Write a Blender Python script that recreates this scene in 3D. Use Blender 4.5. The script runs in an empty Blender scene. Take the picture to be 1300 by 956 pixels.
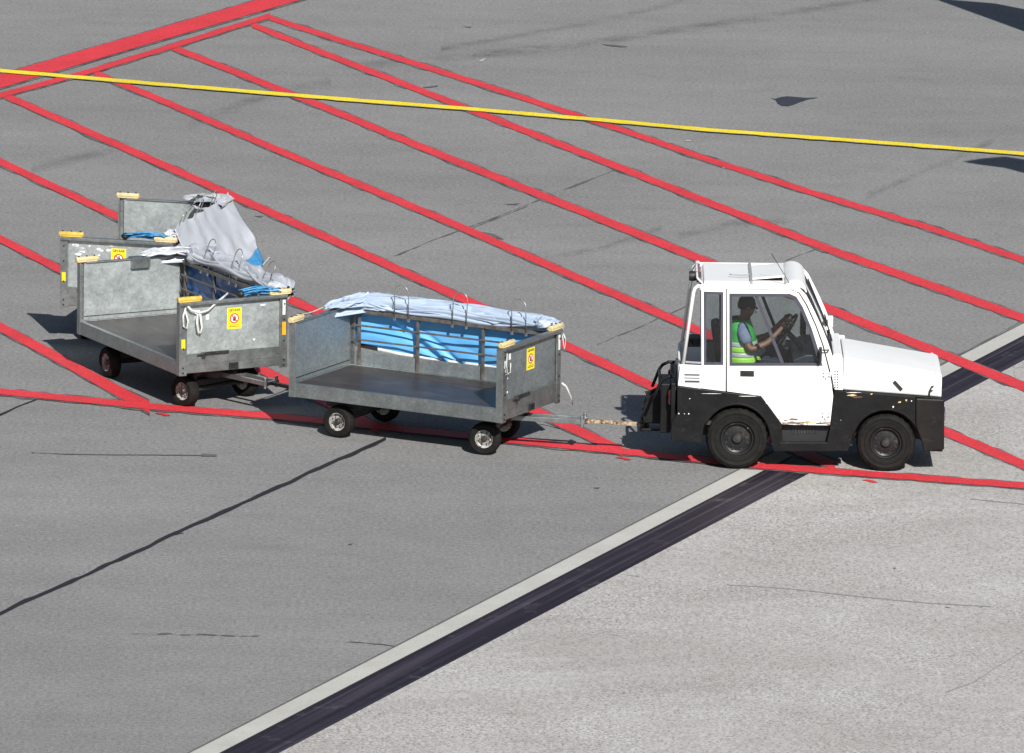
import bpy, bmesh, math, random
from mathutils import Vector, Matrix, noise
random.seed(7)
S = bpy.context.scene
C = S.collection
R = math.radians
PI = math.pi

# ------------------------------------------------------------------ camera
F, PITCH, CAM_H, PX, PY, ROLL = 10719.0, 0.1956, 18.353, 650.0, 433.0, 0.0166
cam_d = bpy.data.cameras.new('camera'); cam = bpy.data.objects.new('camera', cam_d); C.objects.link(cam)
cam.location = (0, 0, CAM_H); cam.rotation_euler = (Matrix.Rotation(PI/2-PITCH, 3, 'X') @ Matrix.Rotation(ROLL, 3, 'Z')).to_euler()
cam_d.sensor_width = 36; cam_d.lens = 36*F/1300; cam_d.shift_y = -45/1300
cam_d.clip_start = 1; cam_d.clip_end = 6000
S.camera = cam

def ground(u, v, z=0.0):
    """photo pixel -> point on the ground plane"""
    a0 = (u-PX)/F; b0 = (PY-v)/F; a = a0*math.cos(ROLL)-b0*math.sin(ROLL); b = b0*math.cos(ROLL)+a0*math.sin(ROLL)
    dy = math.cos(PITCH)+b*math.sin(PITCH); dz = -math.sin(PITCH)+b*math.cos(PITCH)
    t = (z-CAM_H)/dz
    return Vector((a*t, dy*t, z))

# ------------------------------------------------------------------ light
SHX, SHY = -0.36, 1.31                      # shadow offset per metre of height
el = math.atan2(1, math.hypot(SHX, SHY))
w = bpy.data.worlds.new('World'); S.world = w; w.use_nodes = True
nt = w.node_tree; nt.nodes.clear()
sky = nt.nodes.new('ShaderNodeTexSky'); sky.sky_type = 'NISHITA'; sky.sun_disc = False
sun_az = math.atan2(-SHX, -SHY)              # direction towards the sun measured from +Y to +X
sky.sun_elevation = el; sky.sun_rotation = sun_az % (2*PI)
bg = nt.nodes.new('ShaderNodeBackground'); bg.inputs[1].default_value = 0.05
wo = nt.nodes.new('ShaderNodeOutputWorld')
nt.links.new(sky.outputs[0], bg.inputs[0]); nt.links.new(bg.outputs[0], wo.inputs[0])
sd = bpy.data.lights.new('sun', 'SUN'); sd.energy = 5.0; sd.angle = R(0.53); sd.color = (1.0, .97, .93)
sun = bpy.data.objects.new('sun', sd); C.objects.link(sun)
sun.rotation_euler = Vector((SHX, SHY, -1)).to_track_quat('-Z', 'Y').to_euler()
sun.location = (10, 40, 60)
S.view_settings.view_transform = 'Standard'; S.view_settings.look = 'None'
S.view_settings.exposure = 0.40; S.view_settings.gamma = 1
S.render.engine = 'CYCLES'

# ------------------------------------------------------------------ materials
def new_mat(name):
    m = bpy.data.materials.new(name); m.use_nodes = True
    return m, m.node_tree.nodes, m.node_tree.links, m.node_tree.nodes['Principled BSDF']
def ramp(n, l, src, stops):
    r = n.new('ShaderNodeValToRGB'); e = r.color_ramp.elements
    while len(e) < len(stops): e.new(.5)
    for k, (p, c) in enumerate(stops):
        e[k].position = p; e[k].color = (c[0], c[1], c[2], 1) if not isinstance(c, (int, float)) else (c, c, c, 1)
    l.new(src, r.inputs[0]); return r.outputs[0]
def nz(n, l, scale, detail=4, rough=.55, vec=None, dist=0):
    t = n.new('ShaderNodeTexNoise'); t.inputs['Scale'].default_value = scale
    t.inputs['Detail'].default_value = detail; t.inputs['Roughness'].default_value = rough
    t.inputs['Distortion'].default_value = dist
    if vec is None:
        tc = n.new('ShaderNodeTexCoord'); vec = tc.outputs['Object']
    l.new(vec, t.inputs['Vector']); return t.outputs['Fac']
def mapped(n, l, scale=(1,1,1), rot=(0,0,0), loc=(0,0,0), out='Object'):
    tc = n.new('ShaderNodeTexCoord'); mp = n.new('ShaderNodeMapping')
    mp.inputs['Scale'].default_value = scale; mp.inputs['Rotation'].default_value = rot; mp.inputs['Location'].default_value = loc
    l.new(tc.outputs[out], mp.inputs[0]); return mp.outputs[0]
def mix(n, l, fac, a, b, mode='MIX'):
    m = n.new('ShaderNodeMix'); m.data_type = 'RGBA'; m.blend_type = mode
    for sock, v in ((m.inputs[0], fac), (m.inputs[6], a), (m.inputs[7], b)):
        if hasattr(v, 'is_linked') or hasattr(v, 'links'): l.new(v, sock)
        elif isinstance(v, (int, float)): sock.default_value = v if sock == m.inputs[0] else (v, v, v, 1)
        else: sock.default_value = (v[0], v[1], v[2], 1)
    return m.outputs[2]
def bump(n, l, b, h, strength=.3, dist=.01):
    bp = n.new('ShaderNodeBump'); bp.inputs['Strength'].default_value = strength; bp.inputs['Distance'].default_value = dist
    l.new(h, bp.inputs['Height']); l.new(bp.outputs[0], b.inputs['Normal'])

def simple(name, col, rough=.5, metal=0, var=.25, scale=8, dirt=None, dirt_amt=.0, bmp=.0, dscale=5):
    """painted / rubber / fabric surface with tonal variation and optional dirt patches"""
    m, n, l, b = new_mat(name)
    f = nz(n, l, scale, 5)
    v = ramp(n, l, f, [(.3, 1-var), (.7, 1+var*.3)])
    c = mix(n, l, 1.0, col, v, 'MULTIPLY')
    if dirt is not None:
        f2 = nz(n, l, dscale, 8, .7)
        k = ramp(n, l, f2, [(1-dirt_amt-.06, 0), (1-dirt_amt+.04, 1)])
        c = mix(n, l, k, c, dirt)
    l.new(c, b.inputs['Base Color'])
    b.inputs['Roughness'].default_value = rough; b.inputs['Metallic'].default_value = metal
    if bmp: bump(n, l, b, nz(n, l, scale*6, 4), bmp, .004)
    return m

def asphalt_mat():
    m, n, l, b = new_mat('asphalt')
    vec = mapped(n, l)
    big = nz(n, l, .16, 5, .6, vec)
    st = nz(n, l, .5, 6, .65, mapped(n, l, (.35, 1.3, 1), (0, 0, R(-12))))
    med = nz(n, l, 2.3, 6, .7, vec)
    gr = nz(n, l, 22, 6, .85, vec)
    fin = nz(n, l, 90, 2, .6, vec)
    c = ramp(n, l, big, [(.25, (.182, .180, .177)), (.75, (.218, .216, .212))])
    c = mix(n, l, 1, c, ramp(n, l, st, [(.3, .90), (.7, 1.09)]), 'MULTIPLY')
    c = mix(n, l, 1, c, ramp(n, l, med, [(.28, .90), (.5, 1.0), (.75, 1.06)]), 'MULTIPLY')
    c = mix(n, l, 1, c, ramp(n, l, gr, [(.32, .54), (.5, 1.0), (.68, 1.52)]), 'MULTIPLY')
    c = mix(n, l, 1, c, ramp(n, l, fin, [(.35, .66), (.65, 1.34)]), 'MULTIPLY')
    # small dark rubber and tar spots
    sp = nz(n, l, 1.15, 8, .72, mapped(n, l, (.8, .9, 1), (0, 0, .3), (3, 5, 0)))
    c = mix(n, l, ramp(n, l, sp, [(.69, 0), (.74, .55)]), c, (.06, .06, .065))
    # scattered pale chips
    vo = n.new('ShaderNodeTexVoronoi'); vo.inputs['Scale'].default_value = 9; l.new(vec, vo.inputs['Vector'])
    c = mix(n, l, ramp(n, l, vo.outputs['Distance'], [(.035, .6), (.06, 0)]), c, (.42, .41, .38))
    l.new(c, b.inputs['Base Color']); b.inputs['Roughness'].default_value = .88
    bump(n, l, b, gr, .5, .012)
    return m
def concrete_mat():
    m, n, l, b = new_mat('concrete')
    vec = mapped(n, l)
    big = nz(n, l, .35, 6, .6, vec)
    st = nz(n, l, .55, 9, .72, mapped(n, l, (.62, .80, 1), (0, 0, R(12)), (2, 7, 0)), .8)
    c = ramp(n, l, big, [(.3, (.315, .302, .285)), (.7, (.40, .39, .372))])
    c = mix(n, l, ramp(n, l, st, [(.44, 0), (.64, .6)]), c, (.46, .46, .45))
    gr = nz(n, l, 30, 5, .85, vec); g2 = nz(n, l, 10, 8, .85, mapped(n, l, (1.6, .6, 1)))
    wear = ramp(n, l, nz(n, l, .55, 5, .6, mapped(n, l, (1, 1, 1), (0, 0, 0), (9, 1, 0))), [(.4, .3), (.62, 1)])
    sp = ramp(n, l, gr, [(.36, .36), (.5, 1.0), (.66, 1.5)])
    c2 = mix(n, l, 1, c, sp, 'MULTIPLY')
    c = mix(n, l, wear, c, c2)
    c = mix(n, l, 1, c, ramp(n, l, g2, [(.34, .72), (.5, 1), (.66, 1.2)]), 'MULTIPLY')
    br = nz(n, l, 30, 2, .5, mapped(n, l, (1, 1, 1), (0, 0, 0), (4, 4, 0)))
    c = mix(n, l, ramp(n, l, br, [(.58, 0), (.64, .6)]), c, (.17, .12, .085))
    l.new(c, b.inputs['Base Color']); b.inputs['Roughness'].default_value = .9
    bump(n, l, b, gr, .4, .01)
    return m
def strip_mat():
    m, n, l, b = new_mat('pale_concrete')
    vec = mapped(n, l)
    c = ramp(n, l, nz(n, l, 1.3, 6, .7, vec), [(.3, (.38, .375, .345)), (.7, (.46, .455, .425))])
    c = mix(n, l, 1, c, ramp(n, l, nz(n, l, 60, 3, .7, vec), [(.25, .8), (.75, 1.17)]), 'MULTIPLY')
    l.new(c, b.inputs['Base Color']); b.inputs['Roughness'].default_value = .85
    return m
def tar_mat():
    m, n, l, b = new_mat('tar_band')
    tc = n.new('ShaderNodeTexCoord'); sep = n.new('ShaderNodeSeparateXYZ'); l.new(tc.outputs['UV'], sep.inputs[0])
    mp = n.new('ShaderNodeMapping'); mp.inputs['Scale'].default_value = (7, .12, 1); l.new(tc.outputs['UV'], mp.inputs[0])
    s1 = nz(n, l, 1, 5, .6, mp.outputs[0])
    c = ramp(n, l, s1, [(.38, (.011, .008, .012)), (.54, (.024, .018, .028)), (.68, (.066, .055, .072))])
    med = nz(n, l, 3, 8, .75)
    c = mix(n, l, ramp(n, l, med, [(.56, 0), (.72, .45)]), c, (.16, .155, .16))
    l.new(c, b.inputs['Base Color'])
    b.inputs['Roughness'].default_value = .6; b.inputs['Specular IOR Level'].default_value = .25
    bump(n, l, b, s1, .4, .01)
    return m
def paint_line(name, col, worn, amt=.30):
    m, n, l, b = new_mat(name)
    vec = mapped(n, l)
    c = mix(n, l, 1, col, ramp(n, l, nz(n, l, 1.1, 6, .7, vec), [(.3, .84), (.7, 1.1)]), 'MULTIPLY')
    c = mix(n, l, 1, c, ramp(n, l, nz(n, l, 45, 3, .8, vec), [(.34, .66), (.66, 1.3)]), 'MULTIPLY')
    c = mix(n, l, ramp(n, l, nz(n, l, 5, 10, .8, vec), [(1-amt-.04, 0), (1-amt+.05, .6)]), c, worn)
    l.new(c, b.inputs['Base Color']); b.inputs['Roughness'].default_value = .7
    bump(n, l, b, nz(n, l, 60, 3, .7, vec), .3, .006)
    return m
def old_black():
    m, n, l, b = new_mat('old_black_line')
    vec = mapped(n, l)
    k = ramp(n, l, nz(n, l, 2.6, 8, .75, vec), [(.40, .0), (.58, 1)])
    c = mix(n, l, k, (.165, .163, .16), (.055, .055, .06))
    c = mix(n, l, 1, c, ramp(n, l, nz(n, l, 60, 3, .7, vec), [(.25, .75), (.75, 1.2)]), 'MULTIPLY')
    l.new(c, b.inputs['Base Color']); b.inputs['Roughness'].default_value = .85
    return m
def galv(name, lo, hi, metal=.45, rough=.42, scuff=.0):
    """galvanised sheet: spangle, streaks, white scuffs"""
    m, n, l, b = new_mat(name)
    vec = mapped(n, l)
    vo = n.new('ShaderNodeTexVoronoi'); vo.inputs['Scale'].default_value = 38; l.new(vec, vo.inputs['Vector'])
    cl = nz(n, l, 3.2, 7, .7, vec)
    c = ramp(n, l, cl, [(.15, lo), (.85, hi)])
    hsv = n.new('ShaderNodeRGBToBW'); l.new(vo.outputs['Color'], hsv.inputs[0])
    c = mix(n, l, 1, c, ramp(n, l, hsv.outputs[0], [(.1, .86), (.9, 1.12)]), 'MULTIPLY')
    st = nz(n, l, 5, 7, .75, mapped(n, l, (1, 1, .22), (0, 0, 0), (1, 3, 2)))
    c = mix(n, l, ramp(n, l, st, [(.58, 0), (.80, .28)]), c, (lo[0]*.45, lo[1]*.45, lo[2]*.44))
    sf = nz(n, l, 14, 6, .8, mapped(n, l, (.12, .12, 2.2), (.25, 0, .3), (5, 5, 5)))
    c = mix(n, l, ramp(n, l, sf, [(.60, 0), (.70, .28)]), c, (.66, .68, .67))
    sc = nz(n, l, 6, 9, .7, mapped(n, l, (1, 1, 1.6), (0, 0, 0), (7, 1, 2)))
    c = mix(n, l, ramp(n, l, sc, [(.70-scuff, 0), (.725-scuff, 1)]), c, (.62, .63, .62))
    l.new(c, b.inputs['Base Color']); b.inputs['Metallic'].default_value = metal
    l.new(ramp(n, l, cl, [(.3, rough-.06), (.7, rough+.14)]), b.inputs['Roughness'])
    bump(n, l, b, nz(n, l, 2.5, 3, .45, vec), .28, .04)
    return m
def white_paint():
    m, n, l, b = new_mat('white_paint')
    vec = mapped(n, l)
    c = mix(n, l, ramp(n, l, nz(n, l, 2.5, 7, .7, vec), [(.3, 0), (.75, .5)]), (.80, .80, .79), (.68, .67, .64))
    # drips and grime streaks
    c = mix(n, l, ramp(n, l, nz(n, l, 7, 8, .8, mapped(n, l, (1, 1, .16))), [(.62, 0), (.8, .45)]), c, (.42, .40, .36))
    # chips (dark steel and brown rust)
    c = mix(n, l, ramp(n, l, nz(n, l, 9, 10, .78, mapped(n, l, (1, 1, 1.5), (0, 0, 0), (3, 3, 3))), [(.735, 0), (.745, 1)]), c, (.10, .065, .045))
    # wear band low on the doors
    tc = n.new('ShaderNodeTexCoord'); sp = n.new('ShaderNodeSeparateXYZ'); l.new(tc.outputs['Object'], sp.inputs[0])
    low = ramp(n, l, sp.outputs[2], [(.50, 1), (.60, 0)])
    ch = ramp(n, l, nz(n, l, 8, 8, .75, mapped(n, l, (1, 1, 2.2), (0, 0, 0), (1, 8, 1))), [(.50, 0), (.53, 1)])
    k = n.new('ShaderNodeMath'); k.operation = 'MULTIPLY'; l.new(low, k.inputs[0]); l.new(ch, k.inputs[1])
    c = mix(n, l, k.outputs[0], c, (.17, .115, .075))
    l.new(c, b.inputs['Base Color']); b.inputs['Roughness'].default_value = .38
    b.inputs['Coat Weight'].default_value = .25; b.inputs['Coat Roughness'].default_value = .2
    return m
def black_body(name, base=(.026, .026, .028), rust=.0):
    m, n, l, b = new_mat(name)
    vec = mapped(n, l)
    c = mix(n, l, ramp(n, l, nz(n, l, 4, 8, .75, vec), [(.35, 0), (.75, 1)]), base, (base[0]*1.8+.003, base[1]*1.8+.003, base[2]*1.7+.003))
    c = mix(n, l, ramp(n, l, nz(n, l, 9, 10, .85, mapped(n, l, (.7, 1, 1.6), (0, 0, 0), (5, 1, 1))), [(.55-rust, 0), (.68-rust, .8)]), c, (.040, .028, .024) if rust else (.032, .031, .030))
    # paint chips
    c = mix(n, l, ramp(n, l, nz(n, l, 13, 9, .75, mapped(n, l, (1, 1, 1.4), (0, 0, 0), (2, 2, 9))), [(.725, 0), (.735, 1)]), c, (.50, .46, .38))
    l.new(c, b.inputs['Base Color']); b.inputs['Roughness'].default_value = .45; b.inputs['Specular IOR Level'].default_value = .16
    bump(n, l, b, nz(n, l, 9, 5, .6, vec), .12, .02)
    return m
def tyre_mat():
    m, n, l, b = new_mat('tyre_rubber')
    vec = mapped(n, l)
    c = ramp(n, l, nz(n, l, 9, 7, .7, vec), [(.3, (.007, .007, .0065)), (.75, (.018, .0175, .016))])
    l.new(c, b.inputs['Base Color']); b.inputs['Roughness'].default_value = .8; b.inputs['Specular IOR Level'].default_value = .14
    bump(n, l, b, nz(n, l, 70, 3, .6, vec), .2, .004)
    return m
def deck_mat():
    m, n, l, b = new_mat('phenolic_deck')
    vec = mapped(n, l)
    c = ramp(n, l, nz(n, l, 2, 7, .7, vec), [(.3, (.022, .017, .018)), (.7, (.040, .032, .032))])
    c = mix(n, l, ramp(n, l, nz(n, l, 3, 9, .75, mapped(n, l, (.5, 2, 1))), [(.5, 0), (.75, .55)]), c, (.13, .12, .115))
    l.new(c, b.inputs['Base Color']); b.inputs['Roughness'].default_value = .38; b.inputs['Specular IOR Level'].default_value = .3
    return m
def fabric(name, col, col2, rough=.5, scale=3, spec=.4):
    m, n, l, b = new_mat(name)
    vec = mapped(n, l)
    c = ramp(n, l, nz(n, l, scale, 6, .65, vec), [(.3, col), (.7, col2)])
    dirt = nz(n, l, 4, 9, .75, mapped(n, l, (1, 1, 1), (0, 0, 0), (4, 9, 3)))
    c = mix(n, l, ramp(n, l, dirt, [(.55, 0), (.8, .35)]), c, (col[0]*.5, col[1]*.5, col[2]*.5))
    l.new(c, b.inputs['Base Color']); b.inputs['Roughness'].default_value = rough
    b.inputs['Specular IOR Level'].default_value = spec
    bump(n, l, b, nz(n, l, 22, 4, .6, vec), .25, .006)
    return m
def glass_mat(tint=(.86, .885, .89)):
    m, n, l, b = new_mat('window_glass')
    n.remove(b); out = n['Material Output']
    t = n.new('ShaderNodeBsdfTransparent'); t.inputs[0].default_value = (*tint, 1)
    g = n.new('ShaderNodeBsdfGlossy'); g.inputs['Roughness'].default_value = .02
    fr = n.new('ShaderNodeFresnel'); fr.inputs[0].default_value = 1.45
    ms = n.new('ShaderNodeMixShader'); l.new(fr.outputs[0], ms.inputs[0]); l.new(t.outputs[0], ms.inputs[1]); l.new(g.outputs[0], ms.inputs[2])
    l.new(ms.outputs[0], out.inputs[0]); return m

M = dict(
 asphalt=asphalt_mat(), concrete=concrete_mat(), strip=strip_mat(), tar=tar_mat(), oldblack=old_black(),
 red=paint_line('red_line_paint', (.60, .032, .042), (.26, .12, .115), .34),
 yellow=paint_line('yellow_line_paint', (.78, .62, .025), (.35, .30, .12), .2),
 darkmark=simple('dark_patch', (.032, .035, .045), .6, 0, .4, 6), seam=simple('crack_sealant', (.010, .010, .014), .75, 0, .3, 8),
 crack=simple('crack', (.105, .103, .10), .9), crackc=simple('joint_gap', (.25, .243, .23), .9), scrape=simple('pale_scrape', (.5, .5, .48), .8),
 rustc=simple('rust', (.11, .06, .035), .8, 0, .4, 30), galv=galv('galvanised_sheet', (.53, .58, .575), (.575, .625, .615), .88, .50, .012),
 galv1=galv('dull_galvanised_sheet', (.33, .368, .378), (.38, .42, .43), .85, .50, .014),
 galvd=galv('galvanised_frame', (.27, .288, .283), (.40, .425, .42), .90, .42, .015),
 white=white_paint(), black=black_body('black_paint', (.0065, .0065, .007)), rusty=black_body('rusty_black_paint', (.009, .008, .0078), .0),
 steel=simple('dark_steel', (.035, .035, .036), .5, .3, .4, 12, (.10, .07, .05), .36),
 tyre=tyre_mat(), rim=simple('rim_paint', (.46, .46, .44), .5, .1, .45, 18, (.09, .075, .06), .50, dscale=12),
 rimd=simple('dark_rim_paint', (.014, .014, .015), .4, .2, .3, 14, (.09, .07, .055), .36, dscale=12),
 deck=deck_mat(), glass=glass_mat(), rubber=simple('black_rubber', (.012, .012, .014), .55),
 seal=simple('grey_seal', (.055, .055, .075), .5), cream=simple('cream_buffer', (.60, .50, .27), .6, 0, .25, 20, (.62, .40, .05), .42, .3),
 yellowb=simple('yellow_buffer', (.58, .40, .06), .5, 0, .3, 20, (.5, .42, .26), .42, .3),
 tarp=fabric('tarp_pale_blue', (.33, .41, .53), (.42, .50, .61), .45), tarpg=fabric('tarp_silver_grey', (.37, .39, .43), (.50, .52, .56), .30, 3, .8),
 blue=fabric('tarp_bright_blue', (.10, .36, .72), (.14, .44, .80), .38, 2, .5), blued=fabric('tarp_deep_blue', (.022, .10, .32), (.035, .15, .42), .35, 2, .5),
 hemw=simple('white_hem', (.70, .71, .70), .6, 0, .2), hemk=simple('black_hem', (.015, .015, .018), .6),
 wire=simple('hoop_wire', (.33, .33, .32), .35, .6), strap=simple('webbing_strap', (.60, .60, .57), .7, 0, .3, 30),
 rope=simple('blue_strap', (.05, .25, .50), .5, 0, .35, 20), orange=simple('orange_reflector', (.85, .36, .02), .3), yel=simple('yellow_reflector', (.88, .62, .02), .3),
 sticker=simple('yellow_sticker', (.86, .72, .03), .45, 0, .12, 20), ink=simple('sticker_ink', (.02, .02, .02), .5), inkred=simple('sticker_red', (.55, .03, .03), .5),
 stw=simple('sticker_white', (.8, .8, .8), .5), barpaint=simple('drawbar_paint', (.50, .40, .26), .5, .1, .3, 30, (.10, .045, .02), .48, dscale=18),
 inter=simple('cab_plastic', (.020, .024, .034), .5, 0, .3, 10), floorm=simple('cab_floor', (.03, .03, .032), .8), seatm=simple('seat_vinyl', (.016, .016, .018), .5),
 skin=simple('brown_skin', (.22, .115, .07), .5, 0, .15, 30), shirt=simple('blue_grey_shirt', (.20, .24, .36), .8, 0, .2, 14), vest=simple('green_vest', (.05, .42, .08), .6, 0, .25, 12),
 lime=simple('lime_band', (.42, .85, .10), .5, 0, .1), refl=simple('silver_band', (.62, .64, .64), .4, .1, .15), hair=simple('black_hair', (.008, .007, .007), .6),
 trousers=simple('dark_trousers', (.02, .025, .045), .8), grey=simple('grey_plastic', (.30, .30, .31), .6, 0, .3, 10), wirep=simple('lamp_wiring', (.28, .12, .13), .5, 0, .5, 30, (.05, .05, .05), .5), railm=simple('rail_steel', (.17, .16, .15), .5, .4, .4, 16, (.10, .08, .06), .45), lampred=simple('red_lens', (.16, .01, .012), .2),
 mirror=simple('mirror_glass', (.4, .4, .42), .08, .9, .02), planew=simple('aircraft_white', (.78, .78, .78), .3, 0, .05), planeg=simple('aircraft_grey', (.45, .46, .48), .35, .1, .1),
)

# ------------------------------------------------------------------ mesh helpers
SEPARATE = {'bolt', 'side_post', 'wheel_nut', 'rim_hole', 'hinge_bolt', 'louvre', 'vent_hole', 'wiper', 'hoop_clamp', 'grille_slat', 'buffer_bolt', 'landing_gear', 'corner_post', 'side_bar', 'sticker_rule', 'lens', 'step_grating', 'side_beam', 'cross_beam'}
class MB:
    def __init__(s): s.b = bmesh.new(); s.mi = 0
    def _tag(s, fs):
        for f in fs: f.material_index = s.mi
    def box(s, x0, x1, y0, y1, z0, z1, mat=None):
        P = [(x, y, z) for x in (x0, x1) for y in (y0, y1) for z in (z0, z1)]
        v = [s.b.verts.new(mat @ Vector(p) if mat else p) for p in P]
        fs = [s.b.faces.new([v[i] for i in q]) for q in ((0,1,3,2),(4,6,7,5),(0,4,5,1),(2,3,7,6),(0,2,6,4),(1,5,7,3))]
        s._tag(fs); return s
    def prism(s, pts, y0, y1):
        """polygon in x-z, extruded in y"""
        a = [s.b.verts.new((p[0], y0, p[1])) for p in pts]; c = [s.b.verts.new((p[0], y1, p[1])) for p in pts]
        fs = [s.b.faces.new(a), s.b.faces.new(c[::-1])]
        k = len(pts)
        for i in range(k): fs.append(s.b.faces.new([a[i], c[i], c[(i+1) % k], a[(i+1) % k]]))
        s._tag(fs); return s
    def ring(s, outer, inner, y0, y1):
        k = len(outer)
        V = [[s.b.verts.new((p[0], y, p[1])) for p in q] for q in (outer, inner) for y in (y0, y1)]
        oa, ob, ia, ib = V; fs = []
        for i in range(k):
            j = (i+1) % k
            fs += [s.b.faces.new([oa[i], oa[j], ia[j], ia[i]]), s.b.faces.new([ob[j], ob[i], ib[i], ib[j]]),
                   s.b.faces.new([oa[j], oa[i], ob[i], ob[j]]), s.b.faces.new([ia[i], ia[j], ib[j], ib[i]])]
        s._tag(fs); return s
    def tube(s, pts, r, seg=8, closed=False, rads=None):
        pts = [Vector(p) for p in pts]; k = len(pts); rings = []
        up = None
        for i, p in enumerate(pts):
            a = pts[(i-1) % k] if (closed or i > 0) else p; c = pts[(i+1) % k] if (closed or i < k-1) else p
            t = (c-a).normalized()
            if up is None:
                up = t.orthogonal().normalized()
            up = (up - t*up.dot(t))
            if up.length < 1e-5: up = t.orthogonal()
            up.normalize(); sd_ = t.cross(up)
            rr = rads[i] if rads else r
            rings.append([s.b.verts.new(p + (up*math.cos(2*PI*q/seg) + sd_*math.sin(2*PI*q/seg))*rr) for q in range(seg)])
        fs = []
        for i in range(k if closed else k-1):
            A, B = rings[i], rings[(i+1) % k]
            for q in range(seg): fs.append(s.b.faces.new([A[q], A[(q+1) % seg], B[(q+1) % seg], B[q]]))
        if not closed: fs += [s.b.faces.new(rings[0][::-1]), s.b.faces.new(rings[-1])]
        s._tag(fs); return s
    def lathe(s, prof, c=(0, 0, 0), seg=40, axis='y', close=False):
        """prof: list of (radius, offset along axis)"""
        c = Vector(c); rings = []
        for r, h in prof:
            if r < 1e-6:
                p = {'y': Vector((0, h, 0)), 'z': Vector((0, 0, h)), 'x': Vector((h, 0, 0))}[axis]
                rings.append([s.b.verts.new(c+p)]); continue
            rg = []
            for q in range(seg):
                a = 2*PI*q/seg; cc, ss = r*math.cos(a), r*math.sin(a)
                p = {'y': Vector((cc, h, ss)), 'z': Vector((cc, ss, h)), 'x': Vector((h, cc, ss))}[axis]
                rg.append(s.b.verts.new(c+p))
            rings.append(rg)
        fs = []
        pairs = list(zip(rings, rings[1:])) + ([(rings[-1], rings[0])] if close else [])
        for A, B in pairs:
            if len(A) == 1 and len(B) == 1: continue
            for q in range(seg):
                if len(A) == 1: fs.append(s.b.faces.new([A[0], B[q], B[(q+1) % seg]]))
                elif len(B) == 1: fs.append(s.b.faces.new([A[q], B[0], A[(q+1) % seg]]))
                else: fs.append(s.b.faces.new([A[q], A[(q+1) % seg], B[(q+1) % seg], B[q]]))
        s._tag(fs); return s
    def grid(s, fn, nu, nv, closed_v=False, thick=0):
        V = [[s.b.verts.new(fn(i/(nu-1), j/(nv if closed_v else nv-1))) for j in range(nv)] for i in range(nu)]
        fs = []
        for i in range(nu-1):
            for j in range(nv if closed_v else nv-1):
                fs.append(s.b.faces.new([V[i][j], V[i][(j+1) % nv], V[i+1][(j+1) % nv], V[i+1][j]]))
        s._tag(fs); return s
    def build(s, name, mats, parent=None, smooth=False, bevel=0, solid=0, sub=0, loc=None, rot=None, matoff=0, fix=True):
        if name in SEPARATE:
            seen = set(); first = None
            for v0 in list(s.b.verts):
                if v0 in seen: continue
                st_ = [v0]; isl = []
                seen.add(v0)
                while st_:
                    q = st_.pop(); isl.append(q)
                    for e_ in q.link_edges:
                        w_ = e_.other_vert(q)
                        if w_ not in seen: seen.add(w_); st_.append(w_)
                sub_ = MB(); mp_ = {q: sub_.b.verts.new(q.co) for q in isl}
                for f_ in {f_ for q in isl for f_ in q.link_faces}: sub_.b.faces.new([mp_[q] for q in f_.verts]).material_index = f_.material_index
                o_ = sub_._one(name, mats, parent, smooth, bevel, solid, sub, loc, rot, matoff, fix); first = first or o_
            s.b.free(); return first
        return s._one(name, mats, parent, smooth, bevel, solid, sub, loc, rot, matoff, fix)
    def _one(s, name, mats, parent=None, smooth=False, bevel=0, solid=0, sub=0, loc=None, rot=None, matoff=0, fix=True):
        if fix: bmesh.ops.recalc_face_normals(s.b, faces=s.b.faces)
        me = bpy.data.meshes.new(name); s.b.to_mesh(me); s.b.free()
        if not isinstance(mats, (list, tuple)): mats = [mats]
        for m in mats: me.materials.append(m)
        if smooth:
            for p in me.polygons: p.use_smooth = True
            if smooth == 'auto': me.set_sharp_from_angle(angle=R(38))
        o = bpy.data.objects.new(name, me); C.objects.link(o)
        if parent: o.parent = parent
        if loc: o.location = loc
        if rot: o.rotation_euler = rot
        if solid:
            md = o.modifiers.new('thickness', 'SOLIDIFY'); md.thickness = solid; md.offset = 0
            if matoff: md.material_offset = matoff; md.material_offset_rim = 0
        if bevel:
            md = o.modifiers.new('bevel', 'BEVEL'); md.width = bevel; md.segments = 2; md.limit_method = 'ANGLE'; md.angle_limit = R(35)
        if sub:
            md = o.modifiers.new('sub', 'SUBSURF'); md.levels = sub; md.render_levels = sub
        return o

def empty(name, loc=(0, 0, 0), rz=0):
    o = bpy.data.objects.new(name, None); C.objects.link(o); o.location = loc; o.rotation_euler = (0, 0, rz)
    o.empty_display_size = .3; return o
def tag(o, label=None, cat=None, group=None, kind=None):
    for k, v in (('label', label), ('category', cat), ('group', group), ('kind', kind)):
        if v: o[k] = v
    return o
def fix_parent(o, p): o.parent = p; return o

# ------------------------------------------------------------------ ground and markings
Z1, Z2, Z3, Z4 = .004, .008, .012, .016
def sheet(name, polys, mat, z, uv=None):
    me = bpy.data.meshes.new(name); vs = []; fs = []
    for P in polys:
        fs.append(list(range(len(vs), len(vs)+len(P)))); vs += [(p[0], p[1], z) for p in P]
    me.from_pydata(vs, [], fs); me.materials.append(mat)
    if uv:
        ul = me.uv_layers.new(name='UVMap')
        for poly in me.polygons:
            for li, uvc in zip(poly.loop_indices, uv[poly.index]): ul.data[li].uv = uvc
    for p in me.polygons:
        if p.normal.z < 0: p.flip()
    o = bpy.data.objects.new(name, me); C.objects.link(o); o['kind'] = 'structure'; return o

sheet('ground', [[(-3000, -200), (3000, -200), (3000, 5800), (-3000, 5800)]], M['asphalt'], 0)

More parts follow.
